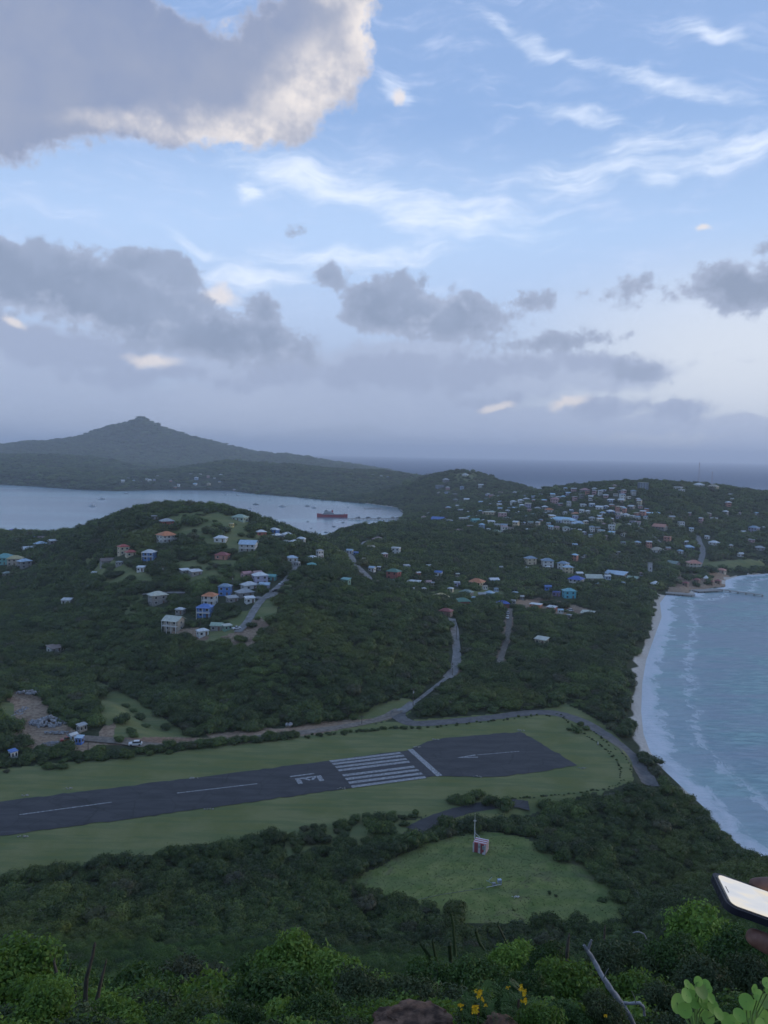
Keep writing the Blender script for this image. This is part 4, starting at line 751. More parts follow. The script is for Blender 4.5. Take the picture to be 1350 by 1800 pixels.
for i in order:
    lst = crown_for(TY[i]); rt = empty('bushy_tree', (TX[i], TY[i], TZ[i] - .15 * TS[i]), random.uniform(0, 6.28))
    s = TS[i] * 1.12; hz_ = random.uniform(.85, 1.2)
    cr = link('crown', random.choice(lst), rt, (0, 0, .12 * s)); cr.scale = (s, s * random.uniform(.85, 1.1), s * hz_)
    tk = link('trunk', random.choice(TRUNKS), rt); tk.scale = (s, s, s * 1.1)
    if TH[i]: tag(rt, 'bushy dark green shrub in the belt between the airfield and the meadow', 'shrub', 'shrubs bordering the airfield and meadow')
    else: tag(rt, 'bushy dark green tree in the dense scrub %s' % place_words(PX[i], PY[i], TY[i]), 'tree', 'trees in the scrub %s' % place_words(PX[i], PY[i], TY[i]))
# every further tree of the wood: one mass
protos = CR_FAR + CR_MID + CR_NEAR
def instancer(name, pts, idx, scl, rot, objs_meshes, mats_only=None):
    me = bpy.data.meshes.new(name); me.vertices.add(len(pts)); me.vertices.foreach_set('co', np.asarray(pts, np.float32).ravel())
    a = me.attributes.new('pick', 'INT', 'POINT'); a.data.foreach_set('value', np.asarray(idx, np.int32))
    a = me.attributes.new('size3', 'FLOAT_VECTOR', 'POINT'); a.data.foreach_set('vector', np.asarray(scl, np.float32).ravel())
    a = me.attributes.new('turn', 'FLOAT_VECTOR', 'POINT'); a.data.foreach_set('vector', np.asarray(rot, np.float32).ravel())
    o = link(name, me); ng = bpy.data.node_groups.new(name, 'GeometryNodeTree')
    ng.interface.new_socket('Geometry', in_out='INPUT', socket_type='NodeSocketGeometry'); ng.interface.new_socket('Geometry', in_out='OUTPUT', socket_type='NodeSocketGeometry')
    N_ = ng.nodes; gi = N_.new('NodeGroupInput'); go = N_.new('NodeGroupOutput'); m2p = N_.new('GeometryNodeMeshToPoints'); iop = N_.new('GeometryNodeInstanceOnPoints'); ga = N_.new('GeometryNodeJoinGeometry')
    def na(nm, ty): q = N_.new('GeometryNodeInputNamedAttribute'); q.data_type = ty; q.inputs[0].default_value = nm; return q.outputs[0]
    for ob in reversed(objs_meshes):
        oi = N_.new('GeometryNodeObjectInfo'); oi.inputs['Object'].default_value = ob; oi.inputs['As Instance'].default_value = True; ng.links.new(oi.outputs['Geometry'], ga.inputs[0])
    ng.links.new(gi.outputs[0], m2p.inputs[0]); ng.links.new(m2p.outputs[0], iop.inputs['Points']); ng.links.new(ga.outputs[0], iop.inputs['Instance'])
    iop.inputs['Pick Instance'].default_value = True; ng.links.new(na('pick', 'INT'), iop.inputs['Instance Index']); ng.links.new(na('size3', 'FLOAT_VECTOR'), iop.inputs['Scale'])
    e2r = N_.new('FunctionNodeEulerToRotation'); ng.links.new(na('turn', 'FLOAT_VECTOR'), e2r.inputs[0]); ng.links.new(e2r.outputs[0], iop.inputs['Rotation'])
    ng.links.new(iop.outputs[0], go.inputs[0]); md_ = o.modifiers.new('scatter', 'NODES'); md_.node_group = ng; return o
# the wood's own specimen trees serve as the sources (real trees standing in the far wood)
rest = np.nonzero(~solo)[0]; src_obj = []
def specimen(me, k):
    c = [j for j in rest if 260 < TY[j] < 600][k * 37 + 5]
    return c
used_src = []
for k, me in enumerate(protos):
    c = specimen(me, k); used_src.append(c)
    rt = empty('bushy_tree', (TX[c], TY[c], TZ[c] - .1)); s = TS[c] * 1.1
    cr = link('crown', me, rt, (0, 0, .1 * s)); cr.scale = (s, s, s); tk = link('trunk', TRUNKS[k % 3], rt); tk.scale = (s, s, s)
    tag(rt, 'bushy dark green tree on the wooded hillsides beyond the airfield', 'tree', 'trees on the wooded hillsides'); src_obj.append(cr)
rest = np.array([j for j in rest if j not in set(used_src)])
yy = TY[rest]; kk = len(rest)
pick = np.where(yy < 135, len(CR_FAR) + len(CR_MID) + rng.integers(0, 4, kk), np.where(yy < 520, len(CR_FAR) + rng.integers(0, 5, kk), rng.integers(0, 5, kk)))
s = TS[rest][:, None] * np.c_[rng.uniform(.95, 1.25, kk), rng.uniform(.95, 1.25, kk), rng.uniform(.8, 1.35, kk) * np.where(yy > 1700, .6, 1)]
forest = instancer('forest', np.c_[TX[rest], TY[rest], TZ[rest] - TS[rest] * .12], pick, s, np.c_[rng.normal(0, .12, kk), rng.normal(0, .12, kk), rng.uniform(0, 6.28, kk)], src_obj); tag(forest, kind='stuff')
# ------------------------------------------------------------------ houses
RC = {'grey': (.36, .38, .39), 'pale': (.58, .60, .60), 'white': (.68, .71, .72), 'cream': (.52, .54, .45), 'orange': (.55, .20, .08), 'red': (.42, .08, .06), 'darkred': (.28, .07, .06), 'brown': (.20, .15, .13), 'blue': (.10, .20, .48), 'deepblue': (.06, .12, .42),
      'greyblue': (.22, .31, .40), 'paleblue': (.42, .55, .66), 'brightblue': (.45, .66, .78), 'teal': (.14, .36, .34), 'turquoise': (.16, .42, .46), 'palegreen': (.34, .44, .34), 'greygreen': (.22, .29, .25), 'darkgreen': (.10, .22, .16), 'pink': (.42, .22, .22), 'pinkgrey': (.36, .25, .24),
      'salmon': (.55, .24, .17), 'yellow': (.52, .44, .22), 'beige': (.42, .37, .28), 'violet': (.16, .15, .42)}
WC = {'white': (.62, .63, .61), 'grey': (.26, .26, .25), 'red': (.36, .11, .09), 'cream': (.56, .48, .33), 'blue': (.10, .24, .55), 'brightblue': (.08, .20, .58), 'paleblue': (.34, .44, .56), 'yellow': (.58, .48, .20), 'palegreen': (.36, .46, .38), 'green': (.18, .32, .24), 'salmon': (.50, .24, .18),
      'beige': (.42, .38, .31), 'lilac': (.42, .42, .56), 'pink': (.50, .32, .32), 'teal': (.16, .40, .38), 'violet': (.22, .18, .32), 'brown': (.24, .17, .13), 'brick': (.22, .09, .07), 'orange': (.46, .17, .08), 'turquoise': (.10, .42, .52), 'greyblue': (.24, .28, .33), 'concreteblock': (.22, .22, .20)}
WORD = {'palegreen': 'pale green', 'greyblue': 'grey blue', 'paleblue': 'pale blue', 'brightblue': 'bright blue', 'deepblue': 'deep blue', 'darkred': 'dark red', 'darkgreen': 'dark green', 'greygreen': 'grey green', 'pinkgrey': 'dusty pink', 'pale': 'pale grey', 'concreteblock': 'grey block'}
def wd(c): return WORD.get(c, c)
WIN = MB().box(-.5, .5, -.04, .05, -.5, .5).mesh('window', M['window']); WFR = MB()
for a in (-.56, .5): WFR.box(a, a + .06, -.07, .02, -.56, .56)
for a in (-.56, .5): WFR.box(-.5, .5, -.07, .02, a, a + .06)
WFR = WFR.mesh('frame', M['white'])
DOORM = MB().box(-.5, .5, -.05, .05, 0, 1).mesh('door', paint('door_wood', (.16, .10, .07)))
POST = MB().box(-.5, .5, -.5, .5, 0, 1).mesh('post', M['white'])
def roof_mb(L, D, kind, h, ov=.7, t=.16):
    m = MB(); a = L / 2 + ov; b = D / 2 + ov
    if kind == 'hip':
        if L >= D: r_ = max(a - b, .25); rd = [(-r_, 0), (r_, 0)]
        else: r_ = max(b - a, .25); rd = [(0, -r_), (0, r_)]
        v = [(-a, -b, -t), (a, -b, -t), (a, b, -t), (-a, b, -t), (-a, -b, 0), (a, -b, 0), (a, b, 0), (-a, b, 0), (*rd[0], h), (*rd[1], h)]
        f = [(0, 3, 2, 1), (0, 1, 5, 4), (1, 2, 6, 5), (2, 3, 7, 6), (3, 0, 4, 7)]
        f += [(4, 5, 9, 8), (5, 6, 9), (6, 7, 8, 9), (7, 4, 8)] if L >= D else [(4, 5, 8), (5, 6, 9, 8), (6, 7, 9), (7, 4, 8, 9)]
        m.add(v, f)
    elif kind == 'gable':
        m.add([(-a, -b, -t), (a, -b, -t), (a, 0, h - t), (-a, 0, h - t), (-a, b, -t), (a, b, -t), (-a, -b, 0), (a, -b, 0), (a, 0, h), (-a, 0, h), (-a, b, 0), (a, b, 0)],
              [(0, 3, 2, 1), (3, 4, 5, 2), (6, 7, 8, 9), (9, 8, 11, 10), (0, 1, 7, 6), (4, 10, 11, 5), (0, 6, 9, 3), (3, 9, 10, 4), (1, 2, 8, 7), (2, 5, 11, 8)])
    elif kind == 'mono':
        m.add([(-a, -b, -t), (a, -b, -t), (a, b, h * .7 - t), (-a, b, h * .7 - t), (-a, -b, 0), (a, -b, 0), (a, b, h * .7), (-a, b, h * .7)], [(0, 3, 2, 1), (4, 5, 6, 7), (0, 1, 5, 4), (1, 2, 6, 5), (2, 3, 7, 6), (3, 0, 4, 7)])
    else: m.box(-a + .3, a - .3, -b + .3, b - .3, -t, .14)
    return m
def wall_mb(L, D, H_, kind, h):
    m = MB().box(-L / 2, L / 2, -D / 2, D / 2, -3.5, H_)
    if kind == 'gable':
        for x in (-L / 2, L / 2 - .15): m.add([(x, -D / 2, H_), (x, D / 2, H_), (x, 0, H_ + h * .86), (x + .15, -D / 2, H_), (x + .15, D / 2, H_), (x + .15, 0, H_ + h * .86)], [(0, 2, 1), (3, 4, 5), (0, 3, 5, 2), (1, 2, 5, 4)])
    if kind == 'mono': hh = h * .6; m.add([(-L / 2, -D / 2, H_), (L / 2, -D / 2, H_), (L / 2, D / 2, H_), (-L / 2, D / 2, H_), (-L / 2, D / 2, H_ + hh), (L / 2, D / 2, H_ + hh)], [(0, 1, 5, 4), (3, 4, 5, 2), (0, 4, 3), (1, 2, 5)])
    return m
def putwin(parent, x, y, z, w_, h_, rz, frame):
    o = link('window', WIN, parent, (x, y, z)); o.scale = (w_, 1, h_); o.rotation_euler = (0, 0, rz)
    if frame: link('frame', WFR, o)
def house(p, wpx, st, kind, rc_, wc_, opt='', rot=None, detail=2):
    Wm = wpx * p[1] * 1.02 / FPX; th = rot if rot is not None else R(random.choice([-1, 1]) * random.uniform(12, 34)); k_ = .72
    L = max((Wm - .8) / (math.cos(th) + k_ * abs(math.sin(th))), 2.2); D = min(max(L * k_, 2.0), 9.5); H_ = 2.6 * st if L > 4 else 2.3
    if kind == 'flat': H_ += .2
    h = {'hip': .30, 'gable': .30, 'mono': .26, 'flat': 0}[kind] * min(L, D) * (1.0 if L > 4 else .8)
    rt = empty('house', (p[0], p[1], p[2] - (.5 if L > 5 else .1)), th - math.atan2(p[0], p[1]))
    wm = paint('wall_' + wc_, WC[wc_]); wall_mb(L, D, H_, kind, h).build('wall', wm, rt)
    r_ = roof_mb(L, D, kind, h, min(.75, L * .08)).build('roof', roofmat('roof_' + rc_, RC[rc_]), rt); r_.location = (0, 0, H_ + .17)
    fr = detail >= 2
    nw = max(2, int(L / 3.0)) if detail >= 1 else 2
    for s_ in range(st):
        zc = s_ * 2.6 + 1.4
        for j in range(nw):
            x = -L / 2 + L * (j + .5) / nw
            if s_ == 0 and j == nw // 2 and L > 4: d = link('door', DOORM, rt, (x, -D / 2, .05)); d.scale = (.95, 1, 2.1); continue
            putwin(rt, x, -D / 2, zc, min(1.25, L / nw * .5), 1.15, 0, fr)
        if detail >= 1:
            sx = L / 2 if th < 0 else -L / 2; n2 = max(1, int(D / 3.2))
            for j in range(n2): putwin(rt, sx, -D / 2 + D * (j + .5) / n2, zc, 1.1, 1.1, (math.pi / 2 if th < 0 else -math.pi / 2), fr)
    if 'v' in opt:
        zf = 2.6 * (st - 1); b = MB().box(-L / 2, L / 2, -D / 2 - 1.9, -D / 2 - .06, zf - .18, zf).build('veranda_floor', M['white'], rt)
        n_ = max(3, int(L / 2.4) + 1); r2 = MB()
        for j in range(n_):
            x = -L / 2 + .1 + (L - .2) * j / (n_ - 1); q = link('post', POST, rt, (x, -D / 2 - 1.75, -2.5)); q.scale = (.2, .2, H_ + 2.5)
        for z_ in (.45, .95): r2.box(-L / 2, L / 2, -D / 2 - 1.86, -D / 2 - 1.82, zf + z_, zf + z_ + .07)
        for j in range(int(L / .5)): x = -L / 2 + .25 + j * .5; r2.box(x - .025, x + .025, -D / 2 - 1.855, -D / 2 - 1.825, zf, zf + .95)
        r2.build('railing', M['white'], rt); roof_mb(L, 2.2, 'mono', .5, .2).build('veranda_roof', roofmat('roof_' + rc_, RC[rc_]), rt).location = (0, -D / 2 - .75, H_ + .0)
    if L > 9 and detail >= 1 and kind != 'flat' and random.random() < .5:
        q = MB().tube([(0, 0, 0), (0, 0, 1.2)], .55, 12).build('water_tank', paint('black_tank', (.03, .03, .03)), rt, True); q.location = (L / 2 + .9, 0, .1)
    return rt, L, D, H_
seen = {}
for h, (p, wpx) in zip(HL, HP):
    px, py, w_, st, kind, rc_, wc_, place, opt = h
    rt, L, D, H_ = house(p, w_, st, kind, rc_, wc_, opt, detail=2 if p[1] < 520 else 1)
    kd = {'hip': 'hipped', 'gable': 'pitched', 'mono': 'lean-to', 'flat': 'flat'}[kind]
    tag(rt, '%s%s house, %s %s roof, %s' % ('two storey ' if st == 2 else '', wd(wc_), wd(rc_), kd, place), 'house', 'houses of the island villages')
fw = ['white', 'white', 'white', 'cream', 'beige', 'grey', 'pink', 'paleblue', 'lilac', 'white', 'salmon']; fr_ = ['white', 'pale', 'pale', 'white', 'brightblue', 'grey', 'paleblue', 'grey', 'beige', 'greyblue', 'white', 'pale', 'pinkgrey', 'greygreen']
far_seen = []
def farplace(px, py):
    if px < 500: return 'across the bay'
    if py < 880: return 'on the town skyline' if px > 890 else 'on the harbour hill'
    if py > 985: return 'among the valley trees' if px < 900 else 'in the lower valley'
    if px < 900: return 'in the harbour town'
    return 'on the town slope' if px < 1110 else 'on the fort hillside'
cand = sorted(list(zip(FARH, FP)) + list(zip(ACROSS, AP)), key=lambda q: q[1][1]); n_solo = 295 - len(HL)
for (px, py), p in cand[:n_solo]:
    wpx = random.choice([9, 10, 11, 12, 13, 14]); st = random.choice([1, 1, 2]); kind = random.choice(['hip', 'hip', 'gable', 'gable', 'flat', 'mono'])
    a, b = random.choice(fw), random.choice(fr_); rt, L, D, H_ = house(p, wpx, st, kind, b, a, detail=0)
    tag(rt, 'small %s%s house with %s roof %s' % ('two storey ' if st == 2 else '', wd(a), wd(b), farplace(px, py)), 'house', 'small houses of the distant town')
parts = {}
def addto(key, m, Tm):
    q = parts.setdefault(key, MB()); q.add([tuple(Tm @ Vector(v)) for v in m.v], m.f)
for (px, py), p in cand[n_solo:]:
    wpx = random.choice([8, 9, 10, 11, 12]) if p[1] < 1800 else random.choice([5, 6, 7, 8]); st = random.choice([1, 1, 2]); kind = random.choice(['hip', 'hip', 'gable', 'flat']); a, b = random.choice(fw), random.choice(fr_)
    th = random.uniform(-.6, .6); L = max(wpx * p[1] / FPX * .8, 4); D = L * .72; H_ = 2.6 * st; h = {'hip': .3, 'gable': .3, 'flat': 0}[kind] * D; Tm = Matrix.Translation((p[0], p[1], p[2] - .3)) @ Matrix.Rotation(th, 4, 'Z')
    addto(('wall_' + a, 'w', a), wall_mb(L, D, H_, kind, h), Tm); addto(('roof_' + b, 'r', b), roof_mb(L, D, kind, h), Tm @ Matrix.Translation((0, 0, H_ + .17)))
    m = MB()
    for s_ in range(st):
        for x in (-.28, 0, .28): m.box(L * x - .55, L * x + .55, -D / 2 - .05, -D / 2 + .02, s_ * 2.6 + .9, s_ * 2.6 + 2.0)
    addto(('window_glass', 'g', ''), m, Tm)
V_, F_, I_, mats = [], [], [], []
for (nm, kd_, col_), q in parts.items():
    mats.append(M['window'] if kd_ == 'g' else paint(nm, WC[col_]) if kd_ == 'w' else roofmat(nm, RC[col_])); o_ = len(V_); V_ += q.v; F_ += [tuple(i + o_ for i in f) for f in q.f]; I_ += [len(mats) - 1] * len(q.f)
me = bpy.data.meshes.new('distant_houses'); me.from_pydata(V_, [], F_); me.update()
for m_ in mats: me.materials.append(m_)
me.polygons.foreach_set('material_index', I_); tag(link('distant_houses', me), kind='stuff')

# ------------------------------------------------------------------ tower, masts, poles
p = hit(1142, 1012, 0, 300); s = p[1] / FPX; t = empty('stone_tower', p)
m = MB(); a, b = 3.5 * s, 22 * s; m.add([(-a, -a, -2), (a, -a, -2), (a, a, -2), (-a, a, -2), (-a * .85, -a * .85, b), (a * .85, -a * .85, b), (a * .85, a * .85, b), (-a * .85, a * .85, b)], [(0, 3, 2, 1), (4, 5, 6, 7), (0, 1, 5, 4), (1, 2, 6, 5), (2, 3, 7, 6), (3, 0, 4, 7)]).build('wall', paint('tower_wall', (.46, .46, .47)), t)
MB().box(-a * 1.0, a * 1.0, -a * 1.0, a * 1.0, b + .01, b + .5).build('parapet', M['concrete'], t)
for z_ in (.3, .6): o = link('window', WIN, t, (0, -a * (1 - .15 * z_) - .02, b * z_)); o.scale = (.8, 1, 1.5)
tag(t, 'narrow pale square tower standing above the coast woods', 'tower')
def mast(px, py, hpx, label, head):
    p = hit(px, py, 0, 300); s = p[1] / FPX; H_ = hpx * s; t = empty('radio_mast', p); m = MB(); w0, w1 = H_ * .055, H_ * .018
    for i in range(3):
        a = i * 2.094; m.tube([(w0 * math.cos(a), w0 * math.sin(a), -1), (w1 * math.cos(a), w1 * math.sin(a), H_)], .24, 5)
    n_ = 12
    for j in range(n_):
        z0, z1 = H_ * j / n_, H_ * (j + 1) / n_; q0 = w0 + (w1 - w0) * j / n_; q1 = w0 + (w1 - w0) * (j + 1) / n_
        for i in range(3): a = i * 2.094; b = a + 2.094; m.tube([(q0 * math.cos(a), q0 * math.sin(a), z0), (q1 * math.cos(b), q1 * math.sin(b), z1)], .13, 4)
    m.build('lattice', paint('mast_red', (.30, .14, .13)), t)
    for z_, r_ in head:
        d = MB()
        for i in range(3): a = i * 2.094 + .5; d.box(r_ * math.cos(a) - .22, r_ * math.cos(a) + .22, r_ * math.sin(a) - .15, r_ * math.sin(a) + .15, H_ * z_ - 1.1, H_ * z_ + 1.1).tube([(0, 0, H_ * z_), (r_ * math.cos(a), r_ * math.sin(a), H_ * z_)], .09, 4)
        d.build('antenna', M['metal'], t)
    MB().tube([(0, 0, H_), (0, 0, H_ * 1.06)], .06, 5).build('spike', M['metal'], t); tag(t, label, 'mast', 'masts on the fort hill')
mast(1228, 851, 38, 'taller lattice radio mast behind the hilltop white house', [(.93, .9)]); mast(1251, 854, 25, 'shorter lattice mast with wide antenna arms, right of the tall one', [(.97, 1.8), (.62, .9)])
def pole(px, py, hpx, label, z=None, arm=True, mat='polewood', ymin=60):
    p = at_z(px, py, z) if z is not None else hit(px, py, 0, ymin); H_ = hpx * p[1] / FPX; t = empty('utility_pole', p, random.uniform(-.4, .4))
    MB().tube([(0, 0, -.5), (0, 0, H_)], [.17, .11], 8).build('pole', M[mat], t, True)
    if arm:
        MB().box(-1.0, 1.0, -.06, .06, H_ - .75, H_ - .6).build('crossarm', M[mat], t)
        for x in (-.85, 0, .85): MB().tube([(x, 0, H_ - .6), (x, 0, H_ - .38)], .06, 6).build('insulator', M['concrete'], t)
        if random.random() < .5: MB().tube([(0, -.3, H_ - 2.2), (0, -.3, H_ - 1.3)], .25, 10).build('transformer', M['metal'], t, True)
    tag(t, label, 'utility pole', 'utility poles along the roads'); return p, H_
pole(726, 1241, 34, 'wooden pole at the road junction by the airfield corner'); pole(795, 1188, 24, 'wooden pole at the lower end of the hill road'); pole(636, 1272, 16, 'short pole beside the dirt track', 3.2)
pole(302, 984, 26, 'thin pole below the orange roofed hill house', ymin=200); pole(287, 1016, 22, 'thin pole in the terraces under the hill', ymin=200); pole(802, 1125, 26, 'wooden pole halfway up the hill road', ymin=200)
pole(155, 1325, 22, 'pale post at the end of the dirt yard', 3.2, False); pole(409, 1045, 34, 'pole behind the blue house by the village', ymin=200); pole(512, 1010, 22, 'pole beside the upper village road', ymin=200); pole(648, 1012, 20, 'pole beside the valley road', ymin=450); pole(352, 1106, 20, 'thin pole in the bare yard', ymin=200); pole(1279, 985, 14, 'pole on the playing field edge', ymin=400)

# ------------------------------------------------------------------ cars
def car(p, rz, col, label, pick_=False, L=4.4):
    t = empty('parked_car', p, rz); c = paint('car_' + col, {'white': (.62, .63, .64), 'dark': (.04, .045, .05), 'silver': (.35, .36, .37), 'red': (.30, .03, .03)}[col], .3, .1)
    m = MB(); prof = [(-2.15, .35), (-2.2, .75), (-2.05, .95), (-1.2, 1.0), (-.1, 1.0), (1.0, 1.0), (2.0, .95), (2.18, .7), (2.15, .35)]
    v = [(x, y, z) for y in (-.86, .86) for x, z in prof]; k = len(prof); m.add(v, [tuple(range(k - 1, -1, -1)), tuple(range(k, 2 * k))] + [(i, (i + 1) % k, (i + 1) % k + k, i + k) for i in range(k)]); m.build('body', c, t)
    top = [(-1.0, 1.0), (-.5, 1.5), (.35 if pick_ else 1.3, 1.52), (.7 if pick_ else 1.85, 1.0)]; v = [(x, y, z) for y, q in ((-.76, 0), (.76, 0)) for x, z in top]; MB().add(v, [(3, 2, 1, 0), (4, 5, 6, 7)] + [(i, i + 1, i + 5, i + 4) for i in range(3)]).build('cabin_glass', M['window'], t)
    MB().box(-.52, .37 if pick_ else 1.32, -.74, .74, 1.515, 1.57).build('roof_panel', c, t)
    for x in (-1.35, 1.35):
        for y in (-.84, .84): MB().tube([(x, y - .1, .33), (x, y + .1, .33)], .33, 14).build('wheel', M['rubber'], t, True)
    for y in (-.6, .6): MB().box(-2.24, -2.19, y - .15, y + .15, .62, .8).build('headlight', M['white'], t)
    tag(t, label, 'car', 'cars on the island roads'); return t
for a in [(416, 1107, .6, 'white', 'white pickup at the foot of the village road', True), (495, 1029, 1.2, 'white', 'white jeep at the top of the village lane', False), (484, 1041, .3, 'dark', 'dark car at the village bend', False), (892, 1088, 1.4, 'white', 'white van on the dirt lane by the yard', False),
          (893, 1080, 1.4, 'silver', 'small silver car at the top of the dirt lane', False), (908, 1068, .2, 'red', 'red car at the left edge of the yard', False), (648, 1027, 1.3, 'white', 'white car at the foot of the valley road', False), (1002, 1075, .1, 'white', 'white car at the yard end', False)]:
    p = hit(a[0], a[1], 0, 200); p[2] += .25; car(p, a[2], a[3], a[4], a[5])
car(at_z(118, 1303, 3.7), .4, 'red', 'dark red car beside the pale blue hut'); car(at_z(238, 1310, 4.4), .2, 'white', 'white wreck half buried in the airfield hedge')

# ------------------------------------------------------------------ boats, ferry and piers
HULL = paint('boat_white', (.60, .62, .64), .4); REDH = paint('hull_red', (.38, .035, .05), .5); SUPER = paint('superstructure', (.58, .60, .61), .5); DECK = paint('deck_grey', (.20, .22, .24))
def hull_mb(L, B, H_, sheer=.25, n=10):
    m = MB(); v = []; f = []
    for i in range(n + 1):
        x = -L / 2 + L * i / n; t = i / n; bw = B / 2 * (1 - max(0, (t - .55) / .45) ** 2.2) * (1 if t > .08 else .85); hh = H_ * (1 + sheer * (2 * t - .9) ** 2)
        bw = max(bw, .03); v += [(x, -bw, hh), (x, -bw * .72, -.5), (x, bw * .72, -.5), (x, bw, hh)]
    for i in range(n): b = i * 4; f += [(b, b + 1, b + 5, b + 4), (b + 2, b + 3, b + 7, b + 6), (b + 3, b, b + 4, b + 7), (b + 1, b + 2, b + 6, b + 5)]
    f += [(0, 3, 2, 1), (n * 4, n * 4 + 1, n * 4 + 2, n * 4 + 3)]; return m.add(v, f)
def boat(px, py, wpx, label, kind='motor', col=None):
    p = at_z(px, py, 0); L = wpx * p[1] / FPX; t = empty('sailboat' if kind == 'sail' else 'boat', p, random.choice([0, math.pi]) + random.uniform(-.25, .25)); B = L * .3; H_ = L * .1
    hull_mb(L, B, H_).build('hull', col or HULL, t, False)
    MB().box(-L * .22, L * .16, -B * .3, B * .3, H_, H_ + L * .11).build('cabin', SUPER, t); MB().box(-L * .2, L * .165, -B * .31, B * .31, H_ + L * .05, H_ + L * .08).build('window_band', M['window'], t)
    if kind == 'sail': MB().tube([(L * .05, 0, H_), (L * .05, 0, L * 1.15)], .1, 6).build('mast', M['metal'], t); MB().tube([(L * .05, 0, H_ + L * .2), (-L * .35, 0, H_ + L * .2)], .14, 6).build('boom', M['white'], t)
    else: MB().box(-L * .12, L * .06, -B * .2, B * .2, H_ + L * .11, H_ + L * .17).build('wheelhouse', SUPER, t)
    tag(t, label, 'boat', 'boats anchored in the bay')
boat(179, 878, 13, 'white motor yacht, upper of two off the near shore'); boat(162, 890, 13, 'white catamaran, lower of two off the near shore'); boat(222, 868, 8, 'dark low boat near the far shore', col=DECK)
for i, (x, y, w_, k) in enumerate([(396, 870, 8, 'motor'), (417, 871, 6, 'motor'), (411, 891, 7, 'sail'), (440, 894, 8, 'sail'), (450, 887, 10, 'motor'), (496, 891, 12, 'motor'), (540, 890, 9, 'motor'), (552, 893, 10, 'sail'), (612, 892, 5, 'motor'), (475, 880, 5, 'motor'), (592, 882, 5, 'motor')]):
    boat(x, y, w_, '%s anchored %s' % ('sailboat' if k == 'sail' else 'small boat', ['just above the hill crest at left', 'behind the hill crest, right of the first', 'nearest the hill crest with a mast', 'right of the first mast by the crest', 'above the two masts', 'widest, midway between hill and ferry', 'left of the last mast before the ferry', 'above the bow of the red ferry', 'above the stern of the red ferry', 'farther out in the middle bay', 'farthest out toward the mid shore'][i]), k, random.choice([HULL, DECK, HULL]))
for x, y, w_, l in [(541, 917, 5, 'tiny boat left of the ferry stern water'), (547, 929, 4, 'tiny boat nearest the bay cottages'), (587, 926, 7, 'small boat in front of the red ferry'), (603, 919, 6, 'small boat near the pier'), (573, 936, 7, 'boat closest to the near shore in the bay'), (640, 921, 5, 'small boat below the pier')]: boat(x, y, w_, l, 'motor', DECK)
p = at_z(584, 909, 0); L = 54 * p[1] / FPX; t = empty('ferry', p, R(183)); B = L * .17; H_ = 4.2
hull_mb(L, B, H_, .35, 16).build('hull', REDH, t); MB().box(-L * .40, L * .36, -B * .44, B * .44, H_ + .02, H_ + .6).build('deck', DECK, t)
MB().box(-L * .05, L * .30, -B * .4, B * .4, H_ + .62, H_ + 3.0).build('superstructure', SUPER, t); MB().box(.02 * L, L * .26, -B * .35, B * .35, H_ + 3.02, H_ + 5.2).build('upper_deck', SUPER, t); MB().box(.15 * L, L * .24, -B * .3, B * .3, H_ + 5.22, H_ + 7.2).build('wheelhouse', SUPER, t)
for z_, a, b in ((1.6, -.04, .295), (3.9, .03, .255), (6.0, .155, .236)): MB().box(a * L, b * L, -B * .41, B * .41, H_ + z_, H_ + z_ + .7).build('window_band', M['window'], t)
MB().tube([(0, 0, H_ + 3), (0, 0, H_ + 7.2)], [1.3, 1.1], 12).build('funnel', REDH, t, True)
MB().tube([(.2 * L, 0, H_ + 7), (.2 * L, 0, H_ + 11)], .2, 6).build('mast', M['metal'], t)
MB().tube([(-.3 * L, 0, H_), (-.3 * L, 0, H_ + 6), (-.12 * L, 0, H_ + 6.6)], .3, 6).build('crane', paint('crane_white', (.5, .5, .5)), t); MB().box(-.40 * L, -.38 * L, -B * .3, B * .3, H_ + .5, H_ + 3.4).build('stern_gantry', DECK, t)
tag(t, 'red hulled ferry with white superstructure lying at the pier head', 'ferry')
def pier(name, a, b, wid, label, z=1.6, clutter=0):
    A, B_ = at_z(*a, z)[:2], at_z(*b, z)[:2]; d = B_ - A; L = np.linalg.norm(d); t = empty(name, (*A, 0), math.atan2(d[1], d[0]))
    MB().box(0, L, -wid / 2, wid / 2, z - .5, z).build('deck', M['concrete'], t); m = MB()
    for j in range(int(L / 6) + 1):
        for y in (-wid * .4, wid * .4): m.tube([(j * 6 + .3, y, -2), (j * 6 + .3, y, z - .52)], .25, 6)
    m.build('piles', M['polewood'], t)
    for j in range(clutter): x = random.uniform(0, L * .9); MB().box(x, x + random.uniform(2, 6), -1.2, 1.2, z + .01, z + random.uniform(1.2, 2.8)).build('cargo', random.choice([DECK, M['metal'], M['concrete']]), t)
    tag(t, label, 'pier')
pier('pier', (612, 911), (706, 911), 8, 'long grey cargo pier with goods behind the red ferry', 2, 9); pier('jetty', (641, 893), (672, 893), 4, 'short thin jetty off the far sandy shore')
pier('jetty', (1255, 1034), (1340, 1045), 2.5, 'long dark jetty running out from the shore inlet'); pier('wharf', (1170, 1041), (1222, 1045), 7, 'broad low concrete wharf at the coast woods end', 1.5); pier('wharf', (1222, 1038), (1262, 1036), 8, 'short wharf in front of the waterside huts', 1.4)
